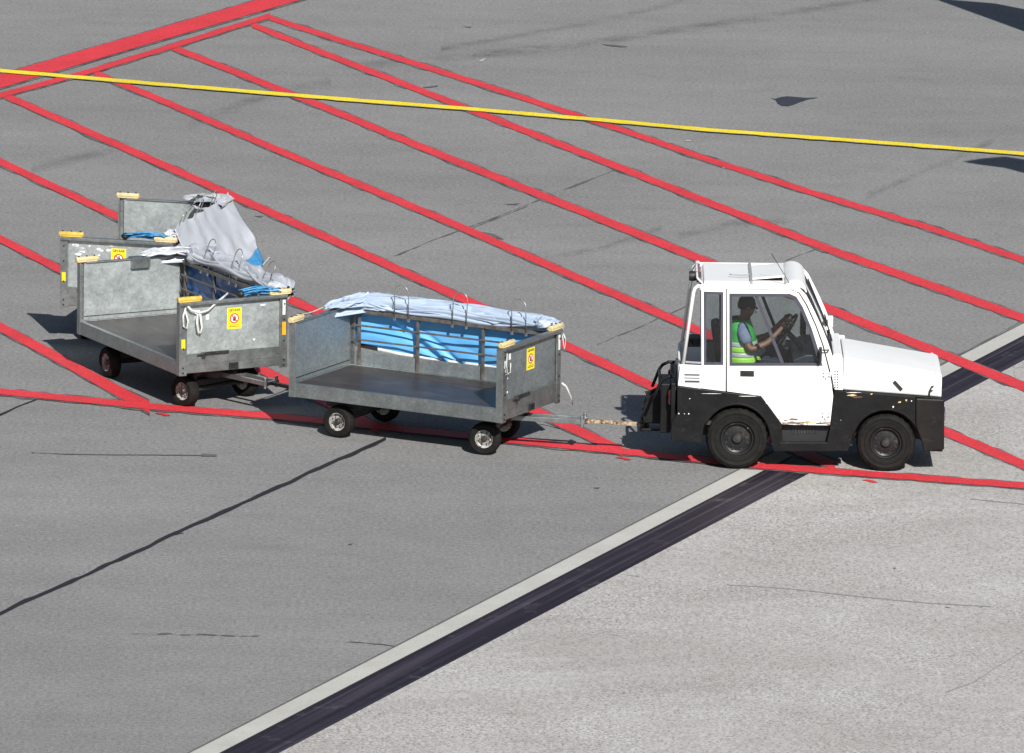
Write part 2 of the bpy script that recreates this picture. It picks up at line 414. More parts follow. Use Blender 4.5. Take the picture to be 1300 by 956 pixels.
# the joint between asphalt and concrete: three nearly parallel lines across the ground
def line_pts(p, q, ext=160):
    a, b = ground(*p), ground(*q); d = (b-a).normalized(); return a-d*ext, b+d*ext, d
kA, kB, kd = line_pts((415, 866), (1297, 411.5))
tA, tB, td_ = line_pts((455.5, 866), (1300, 428))
bA, bB, bd = line_pts((531, 867), (1300, 456))
# keep them parallel to the first
nrm = Vector((kd.y, -kd.x, 0))
def off_of(*pp): return sum((ground(*p)-kA).dot(nrm) for p in pp)/len(pp)
o1 = off_of((455.5, 866), (850, 660), (1195, 482)); o2 = off_of((531, 867), (850, 694), (1200, 508))
LK = (kB-kA).length
def along(t, o): return kA + kd*t + nrm*o
sheet('concrete_strip', [[along(0, 0), along(LK, 0), along(LK, o1), along(0, o1)]], M['strip'], Z1)
sheet('tar_joint', [[along(0, o1), along(LK, o1), along(LK, o2), along(0, o2)]], M['tar'], Z1, uv=[[(0, 0), (0, LK), (1, LK), (1, 0)]])
sheet('concrete_apron', [[along(0, o2), along(LK, o2), along(LK, o2+400), along(0, o2+400)]], M['concrete'], Z1)
sheet('joint_gap', [[along(0, -.012), along(LK, -.012), along(LK, .012), along(0, .012)]], M['crack'], Z1+.003)
sheet('joint_edge', [[along(0, o1-.012), along(LK, o1-.012), along(LK, o1+.02), along(0, o1+.02)]], M['seam'], Z1+.003)

def stripe(name, pts, vt, mat, z, jit=.35, step=14, grow=0, vt2=None, seed=0, tail=0):
    """pts: centre line in photo pixels; vt: thickness in pixels measured vertically"""
    P = []
    for i in range(len(pts)-1):
        a, b = pts[i], pts[i+1]; n_ = max(1, int(math.hypot(b[0]-a[0], b[1]-a[1])/step))
        for k in range(n_): P.append((a[0]+(b[0]-a[0])*k/n_, a[1]+(b[1]-a[1])*k/n_))
    P.append(pts[-1])
    N = len(P); up = []; lo = []
    for i, (u, v) in enumerate(P):
        th = (vt + ((vt2 if vt2 else vt)-vt)*i/(N-1))/2+grow
        j1 = noise.noise(Vector((u*.05, v*.05, seed)))*jit*2; j2 = noise.noise(Vector((u*.05, v*.05, seed+9)))*jit*2
        up.append(ground(u, v-th+j1)); lo.append(ground(u, v+th+j2))
    return sheet(name, [[up[i], up[i+1], lo[i+1], lo[i]] for i in range(N-1)], mat, z)
red = [
 ([(341.5, 23), (400, 41.5), (615, 109), (800, 169), (900, 203.5), (1030, 245), (1177, 289), (1300, 331), (1500, 398)], 7.2, 8.5),
 ([(320, 32), (400, 64), (600, 141), (800, 218.5), (900, 258), (1060, 320), (1300, 405), (1500, 477)], 8, 12),
 ([(217, 60), (400, 132), (561, 198), (785, 287.7), (900, 334), (1044.6, 390), (1300, 492), (1500, 572)], 8.5, 14),
 ([(120, 93), (200, 126), (400, 211.5), (585, 289), (888, 421), (1200, 549), (1300, 591), (1500, 674)], 8.5, 14),
 ([(6, 122), (200, 207), (385, 289), (592, 382), (715, 438), (842, 498), (1000, 568), (1060, 592)], 9.5, 14),
 ([(-60, 179), (0, 206), (151, 277), (366, 380), (676, 521), (790, 574)], 10, 14),
 ([(-60, 275), (0, 304), (74, 342), (190, 400), (350, 479), (480, 545)], 11, 14),
 ([(-60, 386), (0, 416), (60, 448), (163, 505), (190, 518)], 12.5, 17),
]
for k, (pts, a, b) in enumerate(red):
    stripe('red_line_marking', pts, a*.90, M['red'], Z2+.0006*k, .09, vt2=b*.90, seed=k*3)
    stripe('old_black_line_border', pts, a*.92, M['oldblack'], Z1+.0015+.0003*k, 1.3, grow=.8, vt2=b, seed=k*3+50, step=9)
pts = [(-80, 492), (0, 498.5), (185, 517), (345, 529.5), (500, 545), (655, 561), (825, 578), (960, 592.5), (1100, 603), (1300, 618), (1500, 634)]
stripe('red_boundary_marking', pts, 7.6, M['red'], Z2+.007, .12); stripe('old_black_line_border', pts, 8.5, M['oldblack'], Z1+.0042, 1.0, grow=.7)
pts = [(-60, 140), (9, 120), (120, 90), (215, 61), (320, 28), (343, 21)]
stripe('red_edge_marking', pts, 6.5, M['red'], Z2+.0075, .2); stripe('old_black_line_border', pts, 6.5, M['oldblack'], Z1+.0045, 1.0, grow=1.0)
sheet('red_band_marking', [[ground(-60, 113.5), ground(28, 87.5), ground(329, 0), ground(420, -26.5), ground(470, -25), ground(385, 0), ground(170, 62.5), ground(0, 113.5), ground(-60, 131.5)]], M['red'], Z2+.008)
sheet('old_black_line_border', [[ground(-60, 112), ground(28, 85.8), ground(329, -1.6), ground(420, -28.5), ground(470, -23.5), ground(385, 1.6), ground(170, 64), ground(0, 115), ground(-60, 133)]], M['oldblack'], Z1+.0048)
yl = [(-80, 84), (0, 91), (200, 108), (400, 124.5), (600, 140), (800, 157), (900, 166.5), (1100, 181), (1300, 196.5), (1500, 212)]
stripe('yellow_line_marking', yl, 4.2, M['yellow'], Z3+.006, .3)
stripe('yellow_line_border', yl, 4.2, M['oldblack'], Z3+.004, .4, grow=.6)
for (u, v) in ((208, 527), (793, 583), (1106, 612)):
    sheet('red_paint_spot', [[ground(u-12, v-1.6), ground(u-4, v-2.2), ground(u+3, v-1), ground(u+9, v+1.6), ground(u+2, v+1.9), ground(u-3, v+.3)]], M['red'], Z2+.002)
# sealed crack and hairline joints
stripe('sealed_crack', [(-60, 806), (0, 780), (30, 765), (86, 741), (140, 716), (190, 694), (214, 681), (228, 675), (263, 660), (300, 643), (346, 622), (372, 611), (398, 598), (430, 584), (460, 572), (490, 557.5)], 4.4, M['seam'], Z1+.0036, .9, 7)
stripe('sealed_crack', [(-60, 560), (0, 527), (20, 518), (50, 506.5), (58, 505)], 3.2, M['seam'], Z1+.0036, .5, 7, vt2=1.5)
stripe('sealed_crack', [(212, 681), (222, 679.5), (233, 677)], 2.4, M['seam'], Z1+.0039, .4, 4, vt2=1)
hair = [[(477, 336), (545, 307), (620, 280), (700, 248), (785, 214)], [(758, 438), (800, 421), (873, 389)], [(998, 331), (1022, 322), (1048, 312)], [(600, 290), (670, 262)],
        [(165, 806), (215, 805.5), (270, 807.5), (330, 808)], [(425, 815), (470, 817), (500, 821)], [(1190, 465.5), (1300, 407)], [(850, 470), (905, 448)], [(40, 575), (95, 577.5)]]
for h in hair: stripe('hairline_crack', h, .65, M['crack'], Z1+.0033, 1.0, 4)
stripe('dark_scrape', [(80, 577.4), (140, 578), (200, 578.2), (256, 578.8)], .9, M['crack'], Z1+.0033, .2)
stripe('dark_scrape', [(256, 578.6), (262, 578.4), (268, 578.6), (275, 579)], 3.6, M['crack'], Z1+.0035, .2, 3, vt2=2)
for h in ([(923, 743), (1000, 748), (1090, 758), (1170, 766), (1258, 771)], [(1231, 634), (1300, 641), (1380, 649)], [(1236, 867), (1270, 845), (1300, 826), (1360, 790)], [(1200, 880), (1236, 867)], [(790, 730), (812, 733)]):
    stripe('concrete_joint', h, 1.0, M['crackc'], Z1+.0033, .3, 8)
def blob(name, pts, mat, z): return sheet(name, [[ground(*p) for p in pts]], mat, z)
blob('dark_patch', [(977, 124.5), (984, 126.2), (992, 123.6), (1000, 122.8), (1012, 124), (1024, 124.9), (1040, 124.4), (1026, 126.6), (1016, 130), (1008, 133.2), (1000, 135.3), (992, 134.6), (987, 131.5), (985, 127.5)], M['darkmark'], Z1+.004)  # flat dark patch laid on the asphalt, with its own drawn outline
for pts in ([(764, 56.5), (780, 57.5), (797, 59.5), (790, 60.5), (772, 58.8)], [(586, 34), (600, 34.6), (596, 35.6)], [(536, 111.5), (555, 108.8), (556, 110), (545, 112)], [(640, 260), (660, 258.6), (655, 260.8)], [(441, 691.5), (448, 691), (446, 693)],
            [(752, 620), (762, 619.2), (760, 621)], [(1132, 722), (1138, 721.6), (1136, 723.2)], [(1199, 771.5), (1207, 772), (1204, 773)], [(612, 295), (628, 298), (640, 305), (630, 303), (618, 299)], [(322, 275), (335, 274.5), (331, 276.5)], [(1270, 0), (1, 1), (1, 1)]):
    if pts[0][0] == 1270: continue
    blob('tar_spot', pts, M['crack'], Z1+.004)
for pts in ([(608, 78), (615, 74.6), (616.5, 75.4), (611, 78.6)], [(870, 178.4), (877, 178.8), (877, 179.8), (871, 179.6)], [(916, 213.4), (920, 213.8), (919, 214.6)]): blob('pale_chip', pts, M['scrape'], Z1+.004)
def rubber_mark():
    m, n, l, b = new_mat('tyre_mark')
    b.inputs['Base Color'].default_value = (.05, .05, .052, 1); b.inputs['Roughness'].default_value = .85
    tc = n.new('ShaderNodeTexCoord'); sp = n.new('ShaderNodeSeparateXYZ'); l.new(tc.outputs['UV'], sp.inputs[0])
    edge = ramp(n, l, sp.outputs[0], [(0, 0), (.5, 1), (1, 0)])
    k = ramp(n, l, nz(n, l, 1.2, 8, .8), [(.40, .0), (.72, .42)])
    mu = n.new('ShaderNodeMath'); mu.operation = 'MULTIPLY'; l.new(edge, mu.inputs[0]); l.new(k, mu.inputs[1])
    l.new(mu.outputs[0], b.inputs['Alpha']); return m
MR = rubber_mark()
MP = rubber_mark(); MP.name = 'pale_wear'; MP.node_tree.nodes['Principled BSDF'].inputs['Base Color'].default_value = (.36, .355, .34, 1)
def soft_band(name, pts, t, z, seed=0, mat=MR):
    P = []
    for i in range(len(pts)-1):
        for k in range(10): P.append((pts[i][0]+(pts[i+1][0]-pts[i][0])*k/10, pts[i][1]+(pts[i+1][1]-pts[i][1])*k/10))
    P.append(pts[-1]); polys = []; uv = []
    for a, b in zip(P, P[1:]):
        polys.append([ground(a[0], a[1]-t), ground(b[0], b[1]-t), ground(b[0], b[1]+t), ground(a[0], a[1]+t)]); uv.append([(0, 0), (0, 1), (1, 1), (1, 0)])
    return sheet(name, polys, mat, z, uv)
for k, (pts, t) in enumerate((([(440, 84), (560, 76), (700, 61), (800, 48), (900, 32), (1000, 17), (1080, 4), (1160, -12)], 7), ([(560, 62), (640, 48), (740, 32), (820, 14), (880, -4)], 5),
    ([(240, 160), (290, 140), (345, 120), (420, 106)], 9), ([(40, 215), (100, 200), (160, 185)], 8), ([(600, 70), (640, 66), (700, 60)], 5), ([(1100, 250), (1180, 215), (1260, 180)], 6), ([(690, 330), (760, 316), (840, 290)], 5), ([(230, 300), (180, 330), (120, 350)], 6), ([(860, 300), (930, 284), (1000, 280)], 6))):
    soft_band('tyre_mark', pts, t, Z1+.0003*k, k)
for k, (pts, t) in enumerate((([(0, 655), (100, 662), (250, 680), (450, 704), (590, 716)], 9), ([(120, 575), (150, 610), (180, 650), (230, 680)], 16), ([(230, 590), (330, 610), (460, 650), (560, 690)], 14))):
    soft_band('pale_wear_mark', pts, t, Z1+.0031+.0002*k, k, MP)

# ------------------------------------------------------------------ wheels
def wheel(parent, x, y, r, wdt, side, rim_mat, steer=0, hub=.55, name='wheel'):
    """wheel whose outer face looks to side (-1: right, +1: left)"""
    e = empty(name, (x, y, r), steer); e.parent = parent
    h = wdt/2; s = side
    m = MB()
    prof = [(r*hub, -h*.72), (r*hub*1.1, -h*.95), (r*.70, -h*.98), (r*.715, -h*1.05), (r*.73, -h*1.0), (r*.83, -h*1.02), (r*.845, -h*1.06), (r*.86, -h*1.0), (r*.93, -h*.92), (r*.985, -h*.70), (r, -h*.35), (r, 0), (r, h*.35), (r*.985, h*.70), (r*.93, h*.92), (r*.86, h*1.0), (r*.845, h*1.06), (r*.83, h*1.02), (r*.73, h*1.0), (r*.715, h*1.05), (r*.70, h*.98), (r*hub*1.1, h*.95), (r*hub, h*.72)]
    m.lathe(prof, seg=96, close=True)
    for v in m.b.verts:
        q = math.hypot(v.co.x, v.co.z)
        if q > r*.97 and abs(v.co.y) > h*.1 and int((math.atan2(v.co.z, v.co.x)/(2*PI)*48) % 48 + (.5 if v.co.y > 0 else 0)) % 2 == 0: v.co.x *= .972; v.co.z *= .972
    o = m.build('tyre', M['tyre'], e, smooth='auto')
    m = MB(); hr = r*hub
    m.lathe([(hr*1.0, s*h*.86), (hr*.93, s*h*.84), (hr*.90, s*h*.50), (hr*.78, s*h*.38), (hr*.42, s*h*.52), (hr*.30, s*h*.50), (hr*.28, s*h*.70), (hr*.18, s*h*.80), (0, s*h*.80)], seg=36)
    m.lathe([(hr*1.0, s*h*.86), (hr*1.05, s*h*.72), (hr*1.0, -s*h*.8), (0, -s*h*.6)], seg=36)
    rm = m.build('rim', rim_mat, e, smooth='auto')
    MB().lathe([(0, s*h*.88), (hr*.24, s*h*.86), (hr*.33, s*h*.70), (hr*.36, s*h*.50)], seg=24).build('hub_cap', M['steel'], rm, smooth='auto')
    m = MB()
    for k in range(6):
        a = 2*PI*k/6
        m.lathe([(0, s*h*.66), (r*.026, s*h*.66), (r*.026, s*h*.4)], (hr*.52*math.cos(a), 0, hr*.52*math.sin(a)), 6)
    m.build('wheel_nut', M['steel'], rm)
    m = MB()
    for k in range(8):
        a = 2*PI*(k+.5)/8
        m.lathe([(0, s*h*.50), (r*.045, s*h*.50), (r*.045, s*h*.30)], (hr*.72*math.cos(a), 0, hr*.72*math.sin(a)), 10)
    m.build('rim_hole', M['rubber'], rm)
    return e

# ------------------------------------------------------------------ text
def text_mesh(body, size, mat, name, parent, mw, depth=.0015):
    cu = bpy.data.curves.new(name, 'FONT'); cu.body = body; cu.size = size; cu.align_x = 'CENTER'; cu.align_y = 'CENTER'; cu.extrude = depth; cu.offset = size*.02
    t = bpy.data.objects.new(name+'_src', cu); C.objects.link(t)
    dg = bpy.context.evaluated_depsgraph_get(); me = bpy.data.meshes.new_from_object(t.evaluated_get(dg))
    bpy.data.objects.remove(t); me.name = name; me.materials.clear(); me.materials.append(mat)
    me.transform(mw); o = bpy.data.objects.new(name, me); C.objects.link(o); o.parent = parent; return o

# ------------------------------------------------------------------ baggage cart
CL, CW = 2.56, 1.28
ZB, ZD, ZT = .405, .54, 1.195       # frame bottom, deck, panel top
HL, HW = CL/2, CW/2
RAIL = 1.135
def fold(s, t, seed, fs=2.0, ft=7.0, amp=.03):
    w1 = noise.noise(Vector((s*1.1, t*2, seed+3)))*.8
    a = noise.noise(Vector((s*fs*.55 + w1, t*ft*.8 - s*.8, seed)))
    b = noise.noise(Vector((s*fs*1.1 - t*2.1, t*ft*1.5 + s*1.3 + w1, seed+5)))
    return amp*((1-abs(a)*4.6) + (.5-abs(b)*2.4)*.9)

def make_cart(style):
    """style 1: pale blue tarp, bright blue lining; 2: silver tarp rolled, deep blue lining; 3: silver tarp hanging outside"""
    g = empty('baggage_cart'); GV = M['galv1'] if style == 1 else M['galv']
    P = g
    # deck frame
    m = MB()
    m.box(-HL+.01, HL-.01, -HW, -HW+.05, ZB, ZD+.012)
    m.box(-HL+.01, HL-.01, HW-.05, HW, ZB, ZD+.012)
    m.box(-HL, -HL+.05, -HW+.051, HW-.051, ZB+.02, ZD+.01)
    m.box(HL-.05, HL, -HW+.051, HW-.051, ZB+.02, ZD+.01)
    for x in (-.87, -.3, .3, .87): m.box(x-.03, x+.03, -HW+.052, HW-.052, ZB+.03, ZD-.035)
    m.build('frame', M['galvd'], P, bevel=.006)
    MB().box(-HL+.052, HL-.052, -HW+.052, HW-.052, ZD-.03, ZD).build('deck', M['deck'], P)
    # end panels
    def end_panel(sx, nm):
        m = MB(); x0 = sx*HL
        xa, xb = sorted((x0-sx*.026, x0-sx*.040))
        m.box(xa, xb, -HW+.06, HW-.06, ZD+.013, ZT-.012)
        o = m.build(nm, GV, P)
        fr = MB()
        for sy in (-1, 1):
            ya, yb = sorted((sy*(HW+.003), sy*(HW-.085)))
            fr.box(min(x0+sx*.004, x0-sx*.010), max(x0+sx*.004, x0-sx*.010), ya, yb, ZB-.003, ZT)
            ya2, yb2 = sorted((sy*(HW+.003), sy*(HW-.012)))
            fr.box(min(x0-sx*.0105, x0-sx*.075), max(x0-sx*.0105, x0-sx*.075), ya2, yb2, ZB-.003, ZT)
        fr.box(min(x0+sx*.001, x0-sx*.055), max(x0+sx*.001, x0-sx*.055), -HW+.086, HW-.086, ZT-.011, ZT+.004)
        fr.box(min(x0+sx*.003, x0-sx*.009), max(x0+sx*.003, x0-sx*.009), -HW+.086, HW-.086, ZD-.02, ZD+.10)
        if sx > 0: fr.box(x0+.0045, x0+.030, -HW+.004, HW-.004, ZT-.028, ZT+.0035)
        fr.build('corner_post_frame', M['galvd'], o, bevel=.003)
        bo = MB()
        for sy in (-1, 1):
            for z in (ZB+.03, ZB+.085, .70, .93, 1.10):
                bo.lathe([(0, sx*.012), (.009, sx*.012), (.009, 0)], (x0+sx*.003, sy*(HW-.04), z), 8, 'x')
        bo.build('bolt', M['rubber'], o)
        return o
    rp = end_panel(-1, 'rear_panel'); fp = end_panel(1, 'front_panel')
    # seam line along the foot of the rear panel (inside)
    MB().box(-HL+.041, -HL+.046, -HW+.06, HW-.06, ZD+.055, ZD+.061).build('panel_seam', M['rubber'], rp)
    # corner buffers
    def buffer(x, y, ln, mat, par, hz=0):
        b = MB(); n_ = 7
        b.tube([(x, y-ln/2, ZT+.034+hz), (x, y+ln/2, ZT+.034+hz)], .032, 10)
        b.box(x-.03, x+.03, y-ln/2+.01, y+ln/2-.01, ZT+.005+hz, ZT+.02+hz)
        o = b.build('corner_buffer', mat, par, bevel=.006, smooth='auto')
        d = MB()
        for k in (-.36, .0, .36): d.lathe([(0, .075), (.010, .075), (.010, .05)], (x, y+k*ln, ZT+hz), 8, 'z')
        d.build('buffer_bolt', M['rubber'], o)
    buffer(HL-.02, -HW+.12, .28, M['yellowb'] if style > 1 else M['cream'], fp)
    buffer(HL-.02, HW-.08, .26, M['cream'], fp)
    buffer(-HL+.02, -HW+.10, .26, M['cream'], rp)
    buffer(-HL+.02, HW-.06, .22, M['cream'], rp)
    # front panel fittings
    m = MB(); m.box(HL+.004, HL+.022, -HW+.30, -HW+.58, ZD+.075, ZD+.108); m.lathe([(0, .05), (.026, .05), (.026, 0)], (HL+.004, -HW+.27, ZD+.085), 12, 'x')
    m.tube([(HL+.03, -HW+.20, ZD+.085), (HL+.03, -HW+.31, ZD+.09)], .010)
    m.build('brake_lever', M['steel'], fp, bevel=.003)
    m = MB(); m.ring([(-.055, ZB+.03), (.055, ZB+.03), (.055, ZB+.10), (-.055, ZB+.10)], [(-.035, ZB+.045), (.035, ZB+.045), (.035, ZB+.085), (-.035, ZB+.085)], 0, .012)
    m.b.transform(Matrix.Translation((HL+.004, 0, 0)) @ Matrix.Rotation(-PI/2, 4, 'Z')); m.build('slot_frame', M['steel'], fp)
    MB().box(HL+.004, HL+.006, -.03, .03, ZB+.046, ZB+.084).build('slot', M['rubber'], fp)
    MB().box(HL+.0045, HL+.009, HW-.062, HW-.018, .76, .90).build('reflector', M['orange'] if style != 1 else M['galvd'], fp)
    MB().box(HL+.0045, HL+.009, -HW+.018, -HW+.062, .70, .80).build('reflector', M['yel'] if style != 1 else M['galvd'], fp)
    MB().box(HL+.0045, HL+.008, HW-.058, HW-.026, .98, 1.14).build('panel_tape', M['stw'], fp)
    # warning sticker
    sy_, sz_ = (.02, .98)
    s_ = MB().box(HL-.0259, HL-.0245, sy_-.085, sy_+.085, sz_-.115, sz_+.115).build('warning_sticker', M['sticker'], fp)
    xf = HL-.0240
    rot = Matrix(((0, 0, 1, 0), (1, 0, 0, 0), (0, 1, 0, 0), (0, 0, 0, 1)))
    text_mesh('GEVAAR', .037, M['ink'], 'sticker_text', s_, Matrix.Translation((xf, sy_, sz_+.088)) @ rot, .0006)
    m = MB(); m.lathe([(.055, 0), (.055, .0008), (.042, .0008), (.042, 0)], (xf, sy_, sz_+.0), 28, 'x', close=True)
    m.box(-.0004, .0008, -.006, .006, -.046, .046, Matrix.Translation((xf+.0012, sy_, sz_)) @ Matrix.Rotation(R(42), 4, 'X'))
    m.build('prohibition_ring', M['inkred'], s_)
    MB().lathe([(0, 0), (.042, 0)], (xf, sy_, sz_), 28, 'x').build('sticker_disc', M['stw'], s_)
    m = MB(); m.lathe([(0, .0009), (.009, .0009)], (xf, sy_+.006, sz_+.024), 12, 'x'); m.prism([(-.012, -.03), (.016, -.028), (.022, .0), (.012, .016), (-.004, .014), (-.018, -.004)], 0, .001)
    m.b.verts.ensure_lookup_table()
    for v in list(m.b.verts)[-12:]: v.co = Vector((xf+.0006+v.co.y*.2, sy_+v.co.x, sz_+v.co.z))
    m.build('sticker_figure', M['ink'], s_)
    MB().box(xf, xf+.0005, sy_-.07, sy_+.07, sz_-.092, sz_-.086).box(xf, xf+.0005, sy_-.055, sy_+.06, sz_-.076, sz_-.071).build('sticker_rule', M['ink'], s_)
    # left side: low sheet band and rails
    m = MB(); m.box(-HL+.078, HL-.078, HW-.020, HW-.008, ZD+.013, ZD+.155); m.build('side_band', GV, P)
    m = MB()
    xs = [-HL+.145, -.42, .37, HL-.10]
    for x in xs: m.box(x-.014, x+.014, HW-.052, HW-.022, ZD+.014, RAIL-.021)
    m.build('side_post', M['railm'], P, bevel=.003)
    for z, h in ((RAIL, .019), (.985, .010), (.83, .010)):
        MB().box(-HL+.076, HL-.076, HW-.0705 if h > .015 else HW-.066, HW-.022 if h > .015 else HW-.0535, z-h, z+h).build('side_rail', M['railm'], P, bevel=.003)
    # wire hoops on the top rail
    for k, x in enumerate((-.60, .10, .82)):
        q = []
        for i in range(13):
            a = PI*i/12; q.append((x-.085*math.cos(a), HW-.084+.01*math.sin(a)*(k-1), RAIL+.26+.085*math.sin(a)))
        lean = (0.0, .05, -.02)[k] if style == 1 else (.08, -.10, .12)[k]
        q = [(x-.085, HW-.080, RAIL-.03)] + q + [(x+.085, HW-.080, RAIL-.03)]
        q = [(a+lean*(c-RAIL), b + (.0 if style == 1 else .35)*(c-RAIL), c) for a, b, c in q]
        MB().tube(q, .0055, 6).build('wire_hoop', M['wire'], P, smooth=True)
        mm = MB()
        for dx in (-.085, .085): mm.box(x+dx-.013, x+dx+.013, HW-.082, HW-.071, RAIL-.045, RAIL-.012)
        mm.build('hoop_clamp', M['wire'], P)
    # curtain lining behind the rails
    inner = M['blue'] if style == 1 else M['blued']; outer = M['tarp'] if style == 1 else M['tarpg']
    def lining(u, v):
        zb_ = ZD+.135+.075*max(0, 1-u/.36)+.022*max(0, (u-.5)*1.6)
        x = -HL+.03+(CL-.08)*u; z = RAIL+.05-(RAIL+.05-zb_)*v
        q = (x+.62)+(z-.95)*1.5+.06*noise.noise(Vector((z*4, x*2, 4)))
        d = noise.noise(Vector((x*.9+z*.6, z*1.6, 2.0+style)))*.045 + .045*math.exp(-(q/.075)**2)*v + .03*math.exp(-((q-.24)/.05)**2)*v - .02*math.exp(-((q-.12)/.05)**2)
        d += .018*(1-abs(noise.noise(Vector((x*1.3+z*2.2, z*2.4-x*.7, 7+style))))*3.5) + noise.noise(Vector((x*5, z*4, style)))*.004
        k_ = min(1, (1-u)*7)
        return (x, HW+.008+(.027+max(-.03, d))*k_, z)
    if style != 3:
        MB().grid(lining, 120, 40).build('curtain_lining', [inner, outer], P, smooth=True, solid=.003, fix=False)
        def hem(u, v):
            a = lining(u, 1.0); return (a[0], a[1]-.005, a[2]+.035*(1-v)*(1 if u < .5 else max(0, 1-(u-.5)*1.3)) - .004)
        MB().grid(hem, 120, 3).build('curtain_hem', M['hemw'], P, smooth=True, solid=.002)
        m = MB()
        def hb(u0, u1):
            def f(u, v):
                a = lining(u0+(u1-u0)*u, 1.0); return (a[0], a[1]-.009, a[2]+.045*(1-v)-.006)
            return f
        m.grid(hb(.035, .13), 14, 3)
        m.build('hem_tape', M['hemk'], P, solid=.002)
    # gathered tarp lying along the top rail
    def roll(u, v):
        x = -HL-.02+(CL+.0)*u
        a = 2*PI*v
        prof = 1 - .55*math.exp(-((u-1.0)/.05)**2) - .35*math.exp(-(u/.04)**2) + .25*math.exp(-((u-.13)/.12)**2)
        wy = (.150+.03*noise.noise(Vector((x*1.3, 3, style))))*prof; wz = (.058+.022*noise.noise(Vector((x*1.7, 8, style))))*prof
        cy = HW+.125-.11*math.exp(-((u-1)/.11)**2)+.02*noise.noise(Vector((x*1.1, 5, style))); cz = RAIL+.075+.015*noise.noise(Vector((x*1.4, 1, style)))
        k = fold(x*1.0, v*1.0 if v < .5 else 1-v, 20+style*3, 1.8, 9.5, .030)
        if style > 1: k *= 1.3
        return (x+.02*noise.noise(Vector((x*3, v*8, 1))), cy+(wy+k)*math.cos(a), cz+(wz+k)*math.sin(a))
    if style != 3:
        MB().grid(roll, 260, 88, True).build('gathered_tarp', outer, P, smooth=True)
    # pleats of the folded cloth: long flattened sausages that wander and cross
    def pleats(m, path, count, spread, r, seed, lift=.0):
        rr = random.Random(seed)
        for q in range(count):
            a0 = rr.uniform(-.3, PI+.3); ph = rr.uniform(0, 6); tw = rr.uniform(-1.2, 1.2); rq = r*rr.uniform(.6, 1.25); e0 = rr.uniform(0, .12); e1 = 1-rr.uniform(0, .12)
            def f(u, v, a0=a0, ph=ph, tw=tw, rq=rq, e0=e0, e1=e1):
                t = e0+(e1-e0)*u; p, sd_, wy, wz = path(t)
                a = a0+tw*(t-.5)+.5*math.sin(t*5+ph)+.25*math.sin(t*13+ph*2); k = max(.12, math.sin(PI*min(1, max(0, u)))**.35)
                c = p + sd_*(wy*spread*math.cos(a)) + Vector((0, 0, wz*spread*math.sin(a)+lift))
                b = 2*PI*v; w_ = rq*k*(1+.35*noise.noise(Vector((t*5, v*3, ph)))); g_ = Vector((0, 0, 1))
                tilt = a+.8
                ex, ez = math.cos(b)*w_*1.5, math.sin(b)*w_*.55
                return tuple(c + sd_*(ex*math.sin(tilt)-ez*math.cos(tilt)*-1) + g_*(ez*math.sin(tilt)-ex*math.cos(tilt)))
            m.grid(f, 70, 14, True)
        return m
    def along_rail(t):
        x = -HL-.01+(CL-.04)*t; pr = 1 - .5*math.exp(-((t-1.0)/.06)**2) + .25*math.exp(-((t-.13)/.12)**2)
        return Vector((x, HW+.115-.11*math.exp(-((t-1)/.11)**2)+.02*noise.noise(Vector((x*1.1, 5, style))), RAIL+.07+.015*noise.noise(Vector((x*1.4, 1, style))))), Vector((0, 1, 0)), .145*pr, .068*pr
    def along_panel(t):
        return Vector((-HL+.02+.16*(1-t)**2, HW+.04-.60*t, ZT+.035+.03*(1-t))), Vector((1, 0, 0)), .09*(1-.65*t), .035*(1-.5*t)
    if style != 3: pleats(MB(), along_rail, 15, .96, .036 if style == 1 else .042, 5+style).build('tarp_pleats', outer, P, smooth=True)
    pleats(MB(), along_panel, 9, 1.0, .022, 15+style).build('tarp_pleats', outer, P, smooth=True)
    # loose flap over the rear panel corner
    def flap(u, v):
        # u from the rear end along the cart, v from the left side toward the right
        span = .52
        x = -HL-.06+(.40 if style == 1 else .30)*u*(1-.70*v)+.02; y = HW+.10-span*v*(1-.15*u)
        z = ZT+.055+.055*math.sin(PI*min(1, u*1.1))*(1-v)+fold(v*.9, u*.9, 40+style, 1.2, 5.5, .030)*(1-.75*v)*math.sin(PI*min(1, .12+u*.86)) - .05*u*u - .03*v
        return (x, y, max(z, ZT+.012))
    if style == 1: MB().grid(flap, 50, 60).build('tarp_flap', outer, P, smooth=True, solid=.004)
    def flap2(u, v):
        x = -HL-.03+(.36 if style == 1 else .24)*u*(1-.8*v); y = HW+.08-(.47 if style == 1 else .42)*v
        z = ZT+.02+.03*(1-v)+fold(v*.8, u*1.1, 60+style, 1.5, 6, .026)*(1-.6*v)*math.sin(PI*min(1, .12+u*.86)) - .10*u
        return (x, y, z)
    if style != 3: MB().grid(flap2, 40, 40).build('tarp_flap', outer, P, smooth=True, solid=.004)
    # knotted end at the front corner
    def knot(u, v):
        a = 2*PI*v; b = PI*u
        r = .070*(1+.28*noise.noise(Vector((math.cos(a)*1.5, math.sin(a)*1.5, u*4+style)))) + fold(math.cos(a)*.5, u*1.0+math.sin(a)*.3, 70+style, 3, 3, .016)
        return (HL-.17+1.35*r*math.cos(b), HW-.06+r*math.sin(b)*math.cos(a)*1.15, ZT+.05+r*.85*math.sin(b)*math.sin(a))
    MB().grid(knot, 40, 48, True).build('tarp_end', outer, P, smooth=True)
